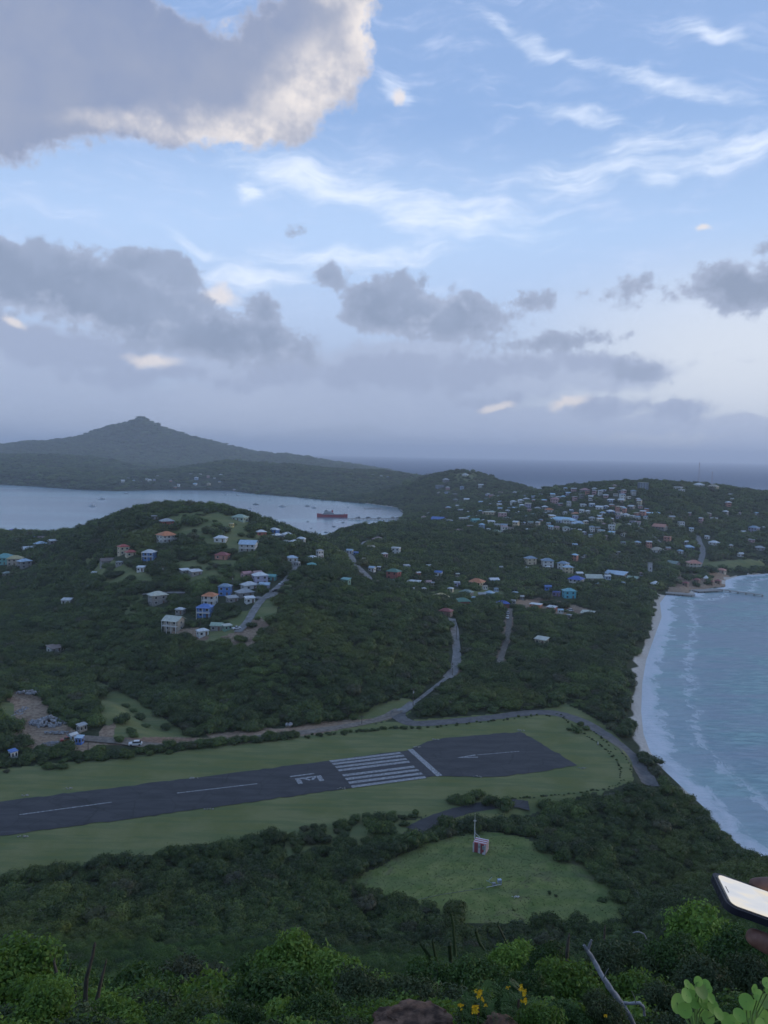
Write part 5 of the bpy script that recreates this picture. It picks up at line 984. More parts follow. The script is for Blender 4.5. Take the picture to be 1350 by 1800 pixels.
def parasol(px, py, wpx, label):
    p = hit(px, py, 0, 300); w_ = wpx * p[1] / FPX / 2; t = empty('tent', p); v = [(0, 0, 4.6)] + [(w_ * math.cos(k * math.pi / 4), w_ * math.sin(k * math.pi / 4), 2.4) for k in range(8)]
    MB().add(v + [(q[0], q[1], q[2] - .25) for q in v], [(0, k, k % 8 + 1) for k in range(1, 9)] + [(9, 9 + k % 8 + 1, 9 + k) for k in range(1, 9)] + [(k, 9 + k, 9 + k % 8 + 1, k % 8 + 1) for k in range(1, 9)]).build('canopy', M['white'], t)
    for k in range(0, 8, 2): link('post', POST, t, (w_ * .95 * math.cos(k * math.pi / 4), w_ * .95 * math.sin(k * math.pi / 4), -1)).scale = (.12, .12, 3.3)
    tag(t, label, 'tent')
parasol(1152, 1031, 20, 'white pointed tent at the edge of the coast woods'); parasol(1241, 1021, 10, 'small white tent on the inlet shore')
for i, (x, y) in enumerate([(1225, 1024), (1250, 1027), (1262, 1026), (1205, 1030)]):
    rt, *_ = house(hit(x, y, 0, 300), 13, 1, 'hip', 'darkred', 'brown', '', detail=0); tag(rt, 'low dark red roofed waterside hut, %s' % ['left of the small white tent', 'right of the small white tent', 'rightmost, nearest the long jetty', 'leftmost, behind the broad wharf'][i], 'hut', 'waterside huts by the wharf')

# ------------------------------------------------------------------ quarry yard: rubble, stones
def rocks(name, c, r_, h_, k, mat, seed, smin=.3, smax=1.1):
    g_ = random.Random(seed); bm = bmesh.new()
    for i in range(k):
        a = g_.uniform(0, 6.28); q = g_.uniform(0, 1) ** .6; s = g_.uniform(smin, smax); x, y = q * r_[0] * math.cos(a), q * r_[1] * math.sin(a)
        mt_ = Matrix.Translation((x, y, h_ * (1 - q) * g_.uniform(.6, 1.0))) @ Matrix.Rotation(g_.uniform(0, 6), 4, Vector((g_.random(), g_.random(), g_.random() + .1)).normalized()) @ Matrix.Diagonal((s, s * g_.uniform(.5, 1), s * g_.uniform(.3, .8), 1))
        vs = bmesh.ops.create_icosphere(bm, subdivisions=1, radius=1, matrix=mt_)['verts']
        for v in vs: v.co += Vector((g_.gauss(0, .12), g_.gauss(0, .12), g_.gauss(0, .12))) * s
    me = bpy.data.meshes.new(name); bm.to_mesh(me); bm.free(); me.materials.append(mat); return link(name, me, None, c)
PALE = paint('quarry_stone', (.36, .36, .37), .9, .5, 1.5)
p = at_z(88, 1272, 4); o = rocks('rubble_pile', p, (7.5, 4.5), 3.0, 190, PALE, 5); tag(o, 'large heap of pale broken stone and planks in the quarry yard', 'rubble pile')
p = at_z(50, 1217, 7); o = rocks('rubble_pile', p, (5, 2.5), .7, 50, PALE, 6, .2, .7); tag(o, 'scattered pale debris at the top of the quarry yard', 'rubble pile')
p = at_z(38, 1250, 5); o = rocks('rubble_pile', p, (2.0, 6), .9, 60, PALE, 8, .2, .7); tag(o, 'line of pale stones on the left of the quarry yard', 'rubble pile')
p = at_z(100, 1308, 3.5); o = rocks('gravel_heap', p, (5, 2.5), .7, 160, PALE, 9, .15, .4); tag(o, 'low grey gravel heap in front of the blue huts', 'gravel heap')
p = at_z(105, 1288, 4); o = rocks('gravel_heap', p, (6, 1.2), .5, 70, PALE, 12, .2, .5); tag(o, 'long low strip of stones behind the gravel heap', 'gravel heap')
p = at_z(508, 1275, 3.2); o = rocks('boulder', p, (1.3, .8), .9, 8, PALE, 11, .4, .9); tag(o, 'pale boulders beside the dirt track', 'boulder')
p = hit(322, 1118, 0, 200); o = rocks('rubble_pile', p, (5, 3), .6, 40, PALE, 13, .2, .9); tag(o, 'scrap and debris at the bare yard left of the white house', 'rubble pile')
p = at_z(907, 1577, 4.6); o = rocks('rubble_pile', p, (.9, .6), .25, 14, M['white'], 14, .08, .22); tag(o, 'small scatter of white rubble in the round meadow', 'rubble pile')

# ------------------------------------------------------------------ meadow: striped cabin, whip aerial, fallen wind vane, fence
p = at_z(845, 1495, 4.5); s = p[1] / FPX * 1.04; t = empty('striped_cabin', p, R(-22)); Lc, Dc, Hc = 3.3, 2.9, 2.45
RW_ = paint('stripe_red', (.34, .07, .08)); WH = paint('stripe_white', (.62, .60, .62)); k = 6
body = MB(); stp = MB()
for i in range(k):
    y0, y1 = -Dc / 2 + Dc * i / k, -Dc / 2 + Dc * (i + 1) / k; (stp if i % 2 else body).box(-Lc / 2, Lc / 2, y0, y1, 0, Hc)
body.build('red_panels', RW_, t); stp.build('white_panels', WH, t)
MB().box(-Lc / 2 - .03, -Lc / 2 + .35, -Dc / 2 - .05, -Dc / 2 - .003, 0, Hc).box(-.35, .25, -Dc / 2 - .05, -Dc / 2 - .003, 0, Hc).box(Lc / 2 - .5, Lc / 2 + .03, -Dc / 2 - .05, -Dc / 2 - .003, .4, Hc).build('front_stripes', WH, t)
MB().box(-.25, .20, -Dc / 2 - .12, -Dc / 2 - .055, 1.35, 1.95).build('air_vent', M['metal'], t); MB().box(.75, 1.35, -Dc / 2 - .22, -Dc / 2 - .055, 1.2, 2.05).build('electric_box', M['metal'], t); MB().box(.9, 1.6, -Dc / 2 - .5, -Dc / 2 - .2, .1, .5).build('cable_tray', WH, t)
tag(t, 'small red and white striped equipment cabin in the round meadow', 'cabin')
q = at_z(834, 1474, 4.5); t = empty('aerial_mast', q); H_ = 46 * q[1] / FPX * 1.05
MB().tube([(0, 0, -.3), (0, 0, H_ * .68), (0, 0, H_)], [.10, .07, .035], 8).build('pole', M['white'], t, True); MB().box(-.45, .45, -.05, .05, H_ * .68, H_ * .68 + .09).box(-.05, .05, -.45, .45, H_ * .68 + .1, H_ * .68 + .18).build('crosspiece', M['white'], t)
MB().tube([(.25, 0, 0), (.25, 0, H_ * .33)], .06, 6).build('conduit', M['metal'], t); MB().tube([(.05, 0, 1.6), (1.3, -1.2, .9)], .05, 6).build('stay', M['white'], t); tag(t, 'slim white aerial mast with crosspiece behind the striped cabin', 'mast')
q = at_z(868, 1557, 4.6); t = empty('weather_station', q, R(10))
MB().box(.9, 1.75, -.4, .35, .75, 1.45).build('instrument_box', paint('box_blue', (.42, .52, .64)), t); MB().box(1.0, 1.65, -.42, -.40, .85, 1.3).build('panel', M['metal'], t)
for x in (1.0, 1.65): MB().tube([(x, 0, -.1), (x, 0, .76)], .05, 6).build('leg', M['metal'], t)
MB().tube([(-1.9, -.6, .12), (1.7, -.35, .4)], .06, 6).build('fallen_pole', M['white'], t); MB().tube([(1.55, -.3, .1), (1.75, -.4, .75)], .05, 6).build('stub', M['metal'], t)
MB().tube([(-1.1, .5, 1.0), (-.1, 1.1, 1.5)], .06, 6).tube([(-1.6, .75, 1.0), (-.1, -.1, .5)], .06, 6).build('bent_arm', paint('arm_green', (.35, .46, .42)), t)
MB().box(-.35, .35, -.3, .2, .15, .75).build('grey_box', M['metal'], t); MB().tube([(.3, -.1, .4), (1.1, -.25, .3)], .08, 6).build('bracket', M['metal'], t)
tag(t, 'broken weather station with blue box and fallen white pole in the meadow', 'weather station')
a, b = at_z(690, 1592, 4.7), at_z(851, 1561, 4.7); mid = (a + b) / 2; o = MB().tube([(*a[:2], 4.72), (*(mid + [0, .8, 0])[:2], 4.66), (*b[:2], 4.72)], .05, 5).build('ground_cable', paint('cable_pale', (.22, .24, .2))); tag(o, 'thin pale cable lying across the meadow to the weather station', 'cable')
FW = [at_z(*q, 4.5) for q in [(1104, 1552), (1108, 1566), (1120, 1580), (1130, 1600), (1139, 1618)]]
t = empty('wire_fence', FW[0]); 
for i, q in enumerate(FW):
    r_ = q - FW[0]; MB().tube([(r_[0], r_[1], -.3), (r_[0], r_[1], 1.5)], .06, 6).build('post', M['concrete'], t)
m = MB()
for a, b in zip(FW[:-1], FW[1:]):
    for z_ in (.5, 1.0, 1.4): m.tube([(*(a - FW[0])[:2], z_), (*(b - FW[0])[:2], z_)], .018, 4)
m.build('wires', M['metal'], t); tag(t, 'wire fence with pale posts along the right edge of the round meadow', 'fence')
q = at_z(1114, 1574, 4.5); t = empty('gate_box', q, .3); MB().box(-.3, .3, -.2, .2, .2, 1.2).build('cabinet', M['white'], t); MB().box(-.35, .35, -.25, .25, 1.205, 1.3).build('lid', M['metal'], t); MB().tube([(0, 0, -.2), (0, 0, .2)], .08, 6).build('stand', M['metal'], t); tag(t, 'small white cabinet against the fence at the meadow edge', 'cabinet')
for px, py, l in [(1051, 1308, 'white marker post on the curved bank at the runway end'), (1110, 1288, 'white marker beside the road above the beach')]:
    q = at_z(px, py + 1, 3.1); t = empty('marker_post', q); MB().box(-.22, .22, -.2, .2, 0, .35).build('base', M['concrete'], t); MB().tube([(0, 0, .35), (0, 0, 1.0)], .14, 8).build('post', M['white'], t); tag(t, l, 'marker')
# pale stone piles and broken spots along the runway edge
for i, (x, y) in enumerate([(735, 1313), (600, 1386), (43, 1399), (340, 1368), (40, 1471), (368, 1422), (765, 1300), (840, 1365), (915, 1284), (1024, 1350), (120, 1386)]):
    o = rocks('stone_patch', at_z(x, y, 3.1), (1.5, .7), .12, 12, paint('chalky_stone', (.34, .34, .30), .9, .3, 2), 30 + i, .12, .32); tag(o, 'small patch of pale broken stones on the runway edge', 'stones', 'pale stones along the runway edge')
# meadow and verge grass
gm = []
for i in range(3):
    r_ = np.random.default_rng(i + 70); k = 26; V = []; Fq = []
    for j in range(k):
        a = r_.uniform(0, 6.28); q = r_.uniform(0, .5); x, y = q * math.cos(a), q * math.sin(a); b = r_.uniform(0, 6.28); h = r_.uniform(.5, 1.1); w_ = .035; l = r_.uniform(.05, .2)
        V += [(x - w_ * math.cos(b), y - w_ * math.sin(b), 0), (x + w_ * math.cos(b), y + w_ * math.sin(b), 0), (x + l * math.sin(b), y - l * math.cos(b), h)]; Fq.append((3 * j, 3 * j + 1, 3 * j + 2))
    gm.append(np_mesh('grass_tuft', V, Fq, M['leaf_grass'] if 'leaf_grass' in M else M.setdefault('leaf_grass', leaf_mat('meadow_grass', (.09, .125, .045), (.13, .17, .06), (.19, .22, .09))), {'tone': ('FLOAT', r_.uniform(0, 1, len(V)))}))
# ------------------------------------------------------------------ foreground
def near_ground(px, Y): d = ray(px, 1700); x = d[0] / d[1] * Y; return np.array([x, Y, zt(x, Y)[0]])
def shrub(name, p, rad, hgt, mesh, label, cat='shrub', group=None, trunkm=None):
    rt = empty(name, (p[0], p[1], p[2] - .1), random.uniform(0, 6.28)); ch_ = min(hgt, rad * 1.25); c = link('foliage', mesh, rt, (0, 0, hgt + .1 - ch_)); c.scale = (rad * 1.1, rad * random.uniform(.95, 1.25), ch_ / 1.02)
    tk = link('stem', TRUNKS[random.randrange(3)], rt); tk.scale = (rad, rad, hgt); tag(rt, label, cat, group); return rt
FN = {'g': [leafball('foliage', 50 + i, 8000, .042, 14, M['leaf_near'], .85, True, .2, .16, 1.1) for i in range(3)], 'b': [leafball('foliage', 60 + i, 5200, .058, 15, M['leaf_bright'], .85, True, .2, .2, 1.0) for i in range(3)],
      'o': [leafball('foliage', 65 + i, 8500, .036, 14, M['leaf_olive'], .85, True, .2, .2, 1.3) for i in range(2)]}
def top_shrub(px, py, Y, rpx, kind, label, cat='shrub', group=None):
    """shrub whose top stands at the given sight line"""
    g_ = near_ground(px, Y); top = at_y(px, py, Y); h = max(top[2] - g_[2], .25); rad = rpx * Y / FPX; return shrub('shrub', g_, rad, h, random.choice(FN[kind]), label, cat, group)
# rows of named shrubs
for a in [(15, 1668, 9, 75, 'b', 'bright broad leaved shrub filling the lower left corner'), (75, 1715, 7, 60, 'b', 'bright green shrub right of the corner shrub at lower left'), (250, 1722, 17, 90, 'g', 'mid green shrub behind the bare stalks at lower left'), (390, 1742, 13, 80, 'g', 'dark shrub right of the bare stalks'),
          (330, 1700, 24, 80, 'o', 'olive shrub on the slope above the bare stalks'), (120, 1700, 26, 80, 'g', 'dark green shrub behind the lower left corner shrub'), (520, 1662, 16, 72, 'b', 'large light green shrub left of centre'), (600, 1690, 15, 55, 'b', 'yellow green shrub just right of the light green one'), (455, 1690, 18, 55, 'g', 'round shrub left of the light green one'),
          (480, 1722, 9, 80, 'g', 'very dark shrub at bottom left of centre'), (560, 1755, 6, 50, 'g', 'low dark shrub above the rock on its left'), (640, 1715, 13, 60, 'o', 'grey green shrub above the rock'), (720, 1735, 10, 60, 'o', 'thin grey green shrub behind the rock'), (760, 1690, 20, 60, 'g', 'dark shrub under the cactus stems'), (840, 1700, 14, 60, 'g', 'dark shrub behind the yellow flowers'),
          (900, 1662, 19, 50, 'b', 'light green shrub above the yellow flowers'), (960, 1672, 16, 52, 'g', 'green shrub left of the dead branch'), (1000, 1700, 10, 56, 'b', 'yellow green shrub beside the dead branch'), (930, 1715, 9, 50, 'g', 'dark round shrub below the light green one'), (1085, 1665, 17, 60, 'o', 'olive shrub behind the tip of the dead branch'), (1160, 1672, 15, 60, 'o', 'brownish olive shrub right of the dead branch'),
          (1120, 1712, 9, 56, 'b', 'fresh green shrub right of the dead branch'), (1230, 1608, 20, 60, 'b', 'tall pale green shrub under the phone'), (1300, 1640, 17, 62, 'g', 'green shrub under the hand'), (1200, 1655, 15, 60, 'g', 'green shrub left below the phone'), (1330, 1690, 9, 60, 'o', 'olive shrub in the lower right'), (1250, 1700, 10, 60, 'o', 'dry olive shrub above the round leaves'),
          (1170, 1735, 7, 46, 'o', 'dark dry shrub left of the round leaves'), (1060, 1755, 5, 44, 'g', 'low shrub at the foot of the dead branch'), (1000, 1765, 5, 46, 'g', 'low green shrub left of the dead branch foot'), (900, 1758, 5, 40, 'g', 'feathery shrub carrying yellow flowers'), (845, 1752, 5, 36, 'g', 'left feathery shrub carrying yellow flowers'), (950, 1768, 4.5, 40, 'b', 'light ground shrub right of the yellow flowers'),
          (200, 1770, 7, 60, 'b', 'low bright shrub at the bottom left'), (330, 1772, 7, 60, 'b', 'low yellow green shrub at the bottom'), (60, 1760, 5, 60, 'b', 'leafy bush at the very bottom left corner'), (420, 1775, 6, 50, 'g', 'low dark shrub at the bottom'), (1290, 1770, 5, 50, 'g', 'low dark shrub behind the round leaves')]:
    top_shrub(a[0], a[1], a[2], a[3], a[4], a[5], 'shrub', 'shrubs in the foreground')
# the ground cover between them: one leafy mass
k = 1500; ys = rng.uniform(4.2, 46, k) ** 1; ys = 4.2 * (46 / 4.2) ** rng.uniform(0, 1, k); xs = rng.uniform(-.62, .62, k) * (ys + 2)
rk = at_y(735, 1790, 5.2); fk = at_y(872, 1775, 4.8); ok = (np.hypot(xs - rk[0], (ys - rk[1])) > .75) & (np.hypot((xs - fk[0]) * .8, (ys - fk[1])) > .6); xs, ys = xs[ok], ys[ok]; k = len(xs)
zs = zt(xs, ys); sc = np.clip(ys * .055, .22, 1.7) * rng.uniform(.6, 1.25, k)
srcs = [o for o in bpy.data.objects if o.name.split('.')[0] == 'foliage']; kinds = {}
for o in srcs: kinds.setdefault(o.data.name, o)
srcs = list(kinds.values())
und = instancer('undergrowth', np.c_[xs, ys, zs - .05], rng.integers(0, len(srcs), k), np.c_[sc, sc, sc * rng.uniform(.7, 1.1, k)], np.c_[rng.normal(0, .15, k), rng.normal(0, .15, k), rng.uniform(0, 6.28, k)], srcs); tag(und, kind='stuff')
# meadow grass
t0 = empty('grass_tuft', at_z(905, 1600, 4.5)); gs = []
for g_ in gm: o = link('blades', g_, t0, (random.uniform(-.5, .5), random.uniform(-.5, .5), 0)); o.scale = (.6, .6, .45); gs.append(o)
tag(t0, 'taller grass tuft in the middle of the round meadow below the weather station', 'grass tuft')
cx = rng.uniform(CLEAR[:, 0].min(), CLEAR[:, 0].max(), 8000); cy = rng.uniform(CLEAR[:, 1].min(), CLEAR[:, 1].max(), 8000); kx = inpoly(cx, cy, CLEAR) & (rng.uniform(0, 1, 8000) < .35 + .5 * vnoise(cx, cy, 6, 4)); cx, cy = cx[kx], cy[kx]; k = len(cx)
gscl = rng.uniform(.22, .42, k)[:, None] * np.c_[np.ones(k), np.ones(k), rng.uniform(.3, .6, k)]
gr_ = instancer('grass', np.c_[cx, cy, zt(cx, cy)], rng.integers(0, 3, k), gscl, np.c_[np.zeros(k), np.zeros(k), rng.uniform(0, 6.28, k)], gs); tag(gr_, kind='stuff')

# dead branch
def px_path(pts, Y): return [tuple(at_y(a, b, Y + (c if len(q) > 2 else 0))) for q in pts for a, b, c in [(*q, 0)[:3]]]
def branch(name, spec, parent=None, mat='dead', n=9):
    pts = [at_y(a, b, y) for a, b, y, r_ in spec]; rad = [r_ * (.6 if mat == 'dead' else 1) * y / FPX for a, b, y, r_ in spec]
    # refine with slight wobble
    P_, R_ = [], []
    for i in range(len(pts) - 1):
        for t_ in np.linspace(0, 1, 5, endpoint=False): P_.append(pts[i] * (1 - t_) + pts[i + 1] * t_ + rng.normal(0, .05, 3) * rad[i]); R_.append((rad[i] * (1 - t_) + rad[i + 1] * t_) * random.uniform(.88, 1.1))
    P_.append(pts[-1]); R_.append(rad[-1]); return MB().tube(P_, R_, n).build(name, M[mat], parent, True)
t = empty('dead_branch', at_y(1112, 1800, 5.4)); par = Matrix.Translation(-t.location)
def child(o): o.data.transform(par); o.parent = t
child(branch('trunk', [(1120, 1815, 5.4, 8), (1106, 1785, 5.4, 8.5), (1090, 1762, 5.4, 9), (1073, 1738, 5.4, 9), (1055, 1710, 5.45, 7.5), (1043, 1687, 5.5, 7), (1032, 1670, 5.5, 6), (1026, 1661, 5.5, 4)]))
child(branch('fork', [(1034, 1668, 5.5, 4.5), (1037, 1660, 5.5, 4.2), (1040, 1652, 5.5, 3.5)])); child(branch('side_branch', [(1083, 1757, 5.4, 6), (1068, 1760, 5.35, 5.5), (1050, 1758, 5.3, 4), (1040, 1755, 5.3, 2.5)]))
child(branch('side_branch', [(1090, 1762, 5.4, 5), (1108, 1764, 5.4, 4.5), (1124, 1763, 5.4, 5), (1131, 1770, 5.4, 4.5), (1133, 1785, 5.4, 4)])); child(branch('twig', [(1060, 1722, 5.4, 2), (1066, 1708, 5.35, 1.2), (1070, 1702, 5.3, .7)]))
child(branch('twig', [(1118, 1764, 5.4, 1.6), (1115, 1752, 5.35, 1.2), (1110, 1742, 5.3, .8)])); tag(t, 'bleached grey dead branch with forked tip rising from the scrub', 'dead branch')
# stalks and cactus stems
def stalk(name, spec, label, cat, group=None, mat='twig'):
    base = at_y(spec[0][0], spec[0][1], spec[0][2]); t_ = empty(name, base); o = branch('stem', spec, None, mat, 7); o.data.transform(Matrix.Translation(-t_.location)); o.parent = t_; 
    tip = branch('tip', [(spec[-1][0], spec[-1][1], spec[-1][2], spec[-1][3] * 1.2), (spec[-1][0] + 1, spec[-1][1] - 6, spec[-1][2], spec[-1][3] * .5)], None, mat, 6); tip.data.transform(Matrix.Translation(-t_.location)); tip.parent = t_; tag(t_, label, cat, group)
for s_, l in [([(146, 1800, 9, 5), (150, 1755, 9, 4.5), (152, 1720, 9, 4), (163, 1680, 9, 3), (166, 1662, 9, 2.5)], 'tallest bare brown stalk among the lower left shrubs'), ([(158, 1800, 9, 5), (170, 1760, 9, 4), (180, 1715, 9, 3), (186, 1692, 9, 1.5)], 'leaning dark stalk right of the tallest bare one'),
              ([(102, 1790, 9, 4), (104, 1740, 9, 3.5), (99, 1710, 9, 3), (95, 1690, 9, 2)], 'split bare stalk left of the tallest one'), ([(112, 1760, 9, 1.5), (118, 1720, 9, 1.2), (124, 1697, 9, .8)], 'thin pale twig beside the split stalk'),
              ([(135, 1790, 9, 3), (133, 1750, 9, 2.5), (134, 1735, 9, 2)], 'short dark stalk between the bare ones'), ([(996, 1688, 16, 3.5), (998, 1660, 16, 3), (1000, 1646, 16, 2)], 'single upright dry stalk left of the dead branch'), ([(1062, 1650, 30, 2), (1063, 1632, 30, 1.5)], 'short pale stick far behind the dead branch')]: stalk('dry_stalk', s_, l, 'stalk', 'dry stalks in the scrub')
for s_, l in [([(800, 1680, 30, 3.5), (798, 1650, 30, 3), (796, 1622, 30, 2.5), (793, 1606, 30, 1.5)], 'tall slim cactus stem below the meadow'), ([(792, 1690, 26, 4), (790, 1660, 26, 3.5)], 'short thick cactus stem left of the tall one'), ([(765, 1705, 24, 3.5), (755, 1680, 24, 3), (745, 1665, 24, 2.5)], 'cactus stem leaning left'),
              ([(760, 1700, 24, 3), (748, 1672, 24, 2.5), (738, 1658, 24, 2)], 'cactus stem leaning far left'), ([(770, 1702, 24, 3), (764, 1675, 24, 2.6), (760, 1655, 24, 2)], 'upright cactus stem of the leaning clump'), ([(852, 1670, 30, 2.5), (842, 1655, 30, 2.5), (836, 1636, 30, 2.5)], 'cactus stem with pale tip in the centre'), ([(892, 1660, 30, 2.5), (882, 1640, 30, 2.2), (875, 1626, 30, 2)], 'cactus stem leaning left right of centre')]: stalk('cactus_stem', s_, l, 'cactus', 'cactus stems on the slope', 'leaf_olive')
# foreground rock
for (px, py, Y, rx, ry, rz_, seed, l) in [(728, 1792, 5.0, .30, .24, .17, 3, 'brown weathered rock at the bottom centre edge'), (880, 1800, 4.6, .12, .12, .07, 4, 'small dark rock at the bottom right of the centre rock')]:
    c = at_y(px, py, Y); bm = bmesh.new(); bmesh.ops.create_icosphere(bm, subdivisions=5, radius=1); g_ = np.random.default_rng(seed)
    from mathutils import noise as mn
    for v in bm.verts:
        q = v.co.copy(); d_ = mn.fractal(q * 1.6 + Vector((seed, 0, 0)), .8, 2.1, 5) * .22 + mn.cell(q * 3.2) * .05; v.co = q * (1 + d_); v.co.z = min(v.co.z, .75 + .1 * mn.noise(q * 4)); v.co.x *= rx; v.co.y *= ry; v.co.z *= rz_
    me = bpy.data.meshes.new('rock'); bm.to_mesh(me); bm.free(); me.materials.append(M['rockf'] if 'rockf' in M else M.setdefault('rockf', paint('reddish_rock', (.20, .115, .075), .9, .75, 9))); o = link('rock', me, None, c - np.array([0, 0, rz_ * .7])); tag(o, l, 'rock')
# yellow flowers with feathery leaves
YEL = paint('flower_yellow', (.95, .60, .03), .6, .1, 20)
def flower(px, py, Y, rpx, label):
    Y = Y - .45; rpx = rpx * 1.25
    c = at_y(px, py, Y); t_ = empty('yellow_flower', c); s = rpx * Y / FPX; m = MB()
    for j in range(9):
        o_ = Vector((random.gauss(0, .4), random.gauss(0, .3), random.gauss(0, .45))) * s
        for q in range(5):
            a = q * 1.257 + random.random(); d = Vector((math.cos(a), random.uniform(-.5, .2), math.sin(a))).normalized() * s * .45; e = Vector((0, 1, 0)).cross(d).normalized() * s * .16; m.add([o_, o_ + d * .5 + e, o_ + d + Vector((0, -.1 * s, 0)), o_ + d * .5 - e], [(0, 1, 2, 3)])
    m.build('petals', YEL, t_); MB().tube([(0, 0, 0), (.3 * s, .4 * s, -2 * s), (.5 * s, .9 * s, -5 * s)], s * .07, 5).build('stem', M['leaf_bright'], t_); tag(t_, label, 'flower', 'yellow flowers at the bottom')
for a in [(843, 1746, 4.9, 8, 'upper left yellow flower cluster'), (848, 1757, 4.9, 4, 'small bloom under the upper left flower cluster'), (811, 1768, 4.8, 5, 'leftmost bloom of the yellow flowers'), (834, 1775, 4.8, 9, 'largest low yellow flower cluster'), (854, 1768, 4.8, 3, 'tiny yellow bud right of the low cluster'), (917, 1743, 4.9, 8, 'topmost yellow flower right of the others'), (923, 1757, 4.9, 6, 'yellow flower below the topmost one'), (893, 1736, 5, 3, 'tiny yellow bud left of the topmost flower'), (1064, 1785, 4.6, 3, 'tiny yellow bud beside the dead branch foot')]: flower(*a)
def frond(P0, d, L, parent):
    m = MB(); d = Vector(d).normalized(); s = d.cross(Vector((0, 0, 1))).normalized(); n_ = 11; up = s.cross(d)
    for j in range(n_):
        t_ = j / n_; c = Vector(P0) + d * L * t_ - Vector((0, 0, 1)) * L * .35 * t_ * t_; l = L * .20 * (1 - .5 * abs(2 * t_ - .9))
        for sg in (-1, 1): e = s * sg * l + d * l * .35 - Vector((0, 0, .15 * l)); b = d * L * .032; m.add([c, c + e * .5 + b, c + e, c + e * .5 - b], [(0, 1, 2, 3)])
    return m
t_ = 0
for cx_, cy_, lab in [(838, 1782, 'feathery leaved plant with left yellow flowers'), (908, 1774, 'feathery leaved plant with right yellow flowers'), (930, 1795, 'feathery low plant at the bottom edge')]:
    c = at_y(cx_, cy_ + 14, 4.75); tt = empty('feathery_plant', c)
    for j in range(34):
        a = random.uniform(0, 6.28); q = Vector((random.gauss(0, .10), random.gauss(0, .06), random.uniform(0, .16))); mb = frond(q, (math.cos(a), math.sin(a) - .3, random.uniform(.2, .9)), random.uniform(.08, .15), tt); me_o = mb.build('frond', M['leaf_near'], tt)
        at_ = me_o.data.attributes.new('tone', 'FLOAT', 'POINT'); at_.data.foreach_set('value', rng.uniform(.5, 1, len(me_o.data.vertices)))
    MB().tube([(0, 0, -.3), (.01, 0, .12)], .008, 6).build('stem', M['bark'], tt); tag(tt, lab, 'plant', 'feathery plants at the bottom')
# round leaved plant, lower right
def round_leaf(c, nrm, r_):
    nrm = Vector(nrm).normalized(); a0_ = nrm.cross(Vector((.3, .2, 1))).normalized(); b0_ = nrm.cross(a0_); th_ = random.uniform(0, 6.28); a = a0_ * math.cos(th_) + b0_ * math.sin(th_); b = nrm.cross(a); v = [Vector(c) - nrm * r_ * .0]; f = []
    for q, rr in ((0.55, .07), (1, .0)):
        for j in range(14): an = j * math.tau / 14; rad = r_ * q * (1 - .13 * (abs(math.sin(an / 2)) ** 8)); v.append(Vector(c) + (a * math.cos(an) + b * math.sin(an) * .86) * rad + nrm * (r_ * (.16 * q * q - .05 * abs(math.cos(an)) * q) + random.gauss(0, .01) * r_))
    for j in range(14): j2 = (j + 1) % 14; f += [(0, 1 + j, 1 + j2), (1 + j, 15 + j, 15 + j2, 1 + j2)]
    return v, f
def grape(px, py, Y, leaves, label):
    base = at_y(px, py, Y); tt = empty('round_leaved_plant', base); stems = MB()
    for (lx, ly, rp) in leaves:
        yy_ = Y + random.uniform(-.12, .12); c = Vector(at_y(lx, ly, yy_) - base); v, f = round_leaf(c, (random.uniform(-.8, .7), -.75 + random.uniform(-.3, .3), .62 + random.uniform(-.35, .35)), rp * 1.1 * yy_ / FPX); lf = MB().add(v, f).build('leaf', M['grape'], tt, True)
        at_ = lf.data.attributes.new('tone', 'FLOAT', 'POINT'); at_.data.foreach_set('value', np.full(len(lf.data.vertices), random.uniform(.1, .95))); stems.tube([c, c * .5 + Vector((0, .03, -.03)), (0, 0, -.05)], .0022, 5)
    stems.build('stems', M['grapestem'] if 'grapestem' in M else M.setdefault('grapestem', paint('green_stem', (.20, .30, .08), .7, .2, 20)), tt); tag(tt, label, 'plant', 'round leaved plants in the lower right corner')
grape(1225, 1800, 2.6, [(1190, 1762, 17), (1206, 1750, 13), (1204, 1776, 14), (1218, 1756, 16), (1232, 1742, 15), (1213, 1738, 11), (1228, 1726, 9), (1245, 1738, 8), (1237, 1762, 13), (1230, 1776, 11), (1253, 1770, 13), (1222, 1790, 10), (1240, 1730, 9), (1208, 1730, 8), (1250, 1755, 9), (1262, 1782, 12), (1245, 1790, 12), (1275, 1792, 13)], 'cluster of bright round leaves, left one of the corner plants')
grape(1330, 1810, 2.3, [(1312, 1760, 14), (1325, 1738, 9), (1333, 1750, 10), (1330, 1772, 15), (1350, 1760, 14), (1348, 1727, 9), (1300, 1785, 13), (1318, 1790, 16), (1342, 1790, 15), (1290, 1797, 12), (1352, 1740, 9), (1308, 1800, 14), (1280, 1803, 12), (1335, 1803, 14)], 'bright round leaves right in the lower right corner')
# curled dead twig behind
o = branch('fallen_twig', [(1112, 1640, 22, 2), (1122, 1638, 22, 2.5), (1132, 1642, 22, 2.5), (1136, 1650, 22, 2)], None); tag(o, 'pale curled dead twig on the slope behind the dead branch', 'twig')

